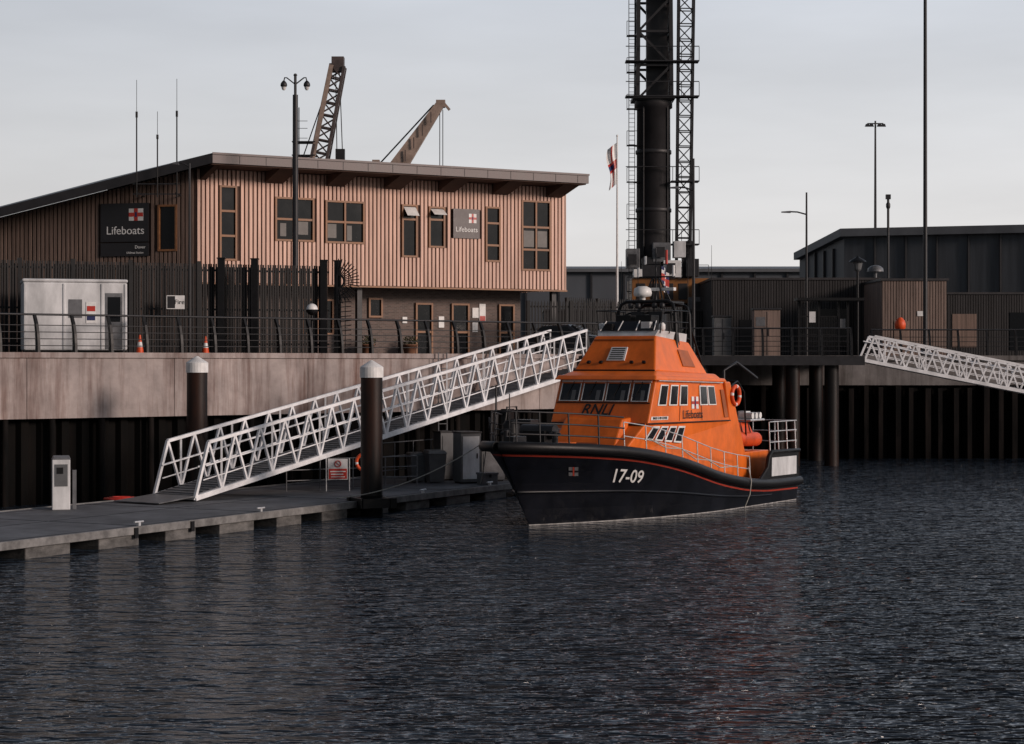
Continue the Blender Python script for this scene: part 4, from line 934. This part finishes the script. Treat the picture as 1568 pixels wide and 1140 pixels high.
mb=MB(); mb.tube(sag(loc2w(15.6,-1.6,2.6),(-5.9,66.0,.62),.35),.018,'rope',6); mb.tube(sag(loc2w(14.9,-1.9,2.55),(-1.2,74.6,.6),.2),.018,'rope',6); mb.obj('mooring_rope')
# ------------------------------------------------------------------ world + sun
w=bpy.data.worlds.new('World'); scene.world=w; w.use_nodes=True; nt=w.node_tree; N=nt.nodes; L=nt.links
bg=N['Background']; bg.inputs['Strength'].default_value=.1
sky=N.new('ShaderNodeTexSky'); sky.sky_type='NISHITA'; sky.sun_disc=False; sky.sun_elevation=math.radians(16); sky.sun_rotation=math.radians(120); sky.dust_density=3
hs=N.new('ShaderNodeHueSaturation'); hs.inputs['Saturation'].default_value=.3; L.new(sky.outputs[0],hs.inputs['Color'])
tc=N.new('ShaderNodeTexCoord'); sp=N.new('ShaderNodeSeparateXYZ'); L.new(tc.outputs['Generated'],sp.inputs[0])
rp_=N.new('ShaderNodeValToRGB'); cr=rp_.color_ramp
cr.elements[0].position=0; cr.elements[0].color=(.84,.81,.79,1); cr.elements[1].position=1; cr.elements[1].color=(.06,.075,.105,1)
for p_,c in ((.05,(.82,.80,.79,1)),(.12,(.73,.74,.765,1)),(.22,(.66,.71,.80,1)),(.45,(.55,.63,.77,1)),(.70,(.17,.205,.27,1))):
    e=cr.elements.new(p_); e.color=c
L.new(sp.outputs['Z'],rp_.inputs['Fac'])
mp=N.new('ShaderNodeMapping'); mp.inputs['Scale'].default_value=(1.6,1.6,9); mp.inputs['Rotation'].default_value=(0,.12,0); L.new(tc.outputs['Generated'],mp.inputs['Vector'])
nz=N.new('ShaderNodeTexNoise'); nz.inputs['Scale'].default_value=2.2; nz.inputs['Detail'].default_value=5; L.new(mp.outputs[0],nz.inputs['Vector'])
mr=N.new('ShaderNodeMapRange'); mr.inputs['From Min'].default_value=.3; mr.inputs['From Max'].default_value=.7; mr.inputs['To Min'].default_value=9.0; mr.inputs['To Max'].default_value=10.8; L.new(nz.outputs['Fac'],mr.inputs['Value'])
dt=N.new('ShaderNodeVectorMath'); dt.operation='DOT_PRODUCT'; dt.inputs[1].default_value=(.70,.71,0); L.new(tc.outputs['Generated'],dt.inputs[0])
m4=N.new('ShaderNodeMapRange'); m4.inputs['From Min'].default_value=-.4; m4.inputs['From Max'].default_value=.8; m4.inputs['To Min'].default_value=.28; m4.inputs['To Max'].default_value=1.03; L.new(dt.outputs['Value'],m4.inputs['Value'])
mm=N.new('ShaderNodeMath'); mm.operation='MULTIPLY'; L.new(mr.outputs[0],mm.inputs[0]); L.new(m4.outputs[0],mm.inputs[1])
sc=N.new('ShaderNodeVectorMath'); sc.operation='SCALE'; L.new(rp_.outputs[0],sc.inputs[0]); L.new(mm.outputs[0],sc.inputs['Scale'])
mx=N.new('ShaderNodeMix'); mx.data_type='RGBA'; mx.inputs['Factor'].default_value=.9; L.new(hs.outputs[0],mx.inputs['A']); L.new(sc.outputs[0],mx.inputs['B'])
L.new(mx.outputs['Result'],bg.inputs['Color'])
sl=bpy.data.lights.new('sun','SUN'); sl.energy=2.3; sl.angle=math.radians(12); sl.color=(1,.81,.71); so=bpy.data.objects.new('sun',sl); scene.collection.objects.link(so)
to=V((math.sin(math.radians(120)),math.cos(math.radians(120)),math.tan(math.radians(16)))).normalized()
so.rotation_euler=to.to_track_quat('Z','Y').to_euler()
cam=bpy.data.cameras.new('camera'); co=bpy.data.objects.new('camera',cam); scene.collection.objects.link(co); scene.camera=co
co.location=(0,0,5.2); co.rotation_euler=(math.radians(90),0,0); cam.sensor_width=36; cam.lens=36*3000/1568; cam.shift_y=-15/1568; cam.clip_end=9000; cam.clip_start=.5
scene.view_settings.view_transform='Standard'; scene.view_settings.look='None'; scene.view_settings.exposure=0
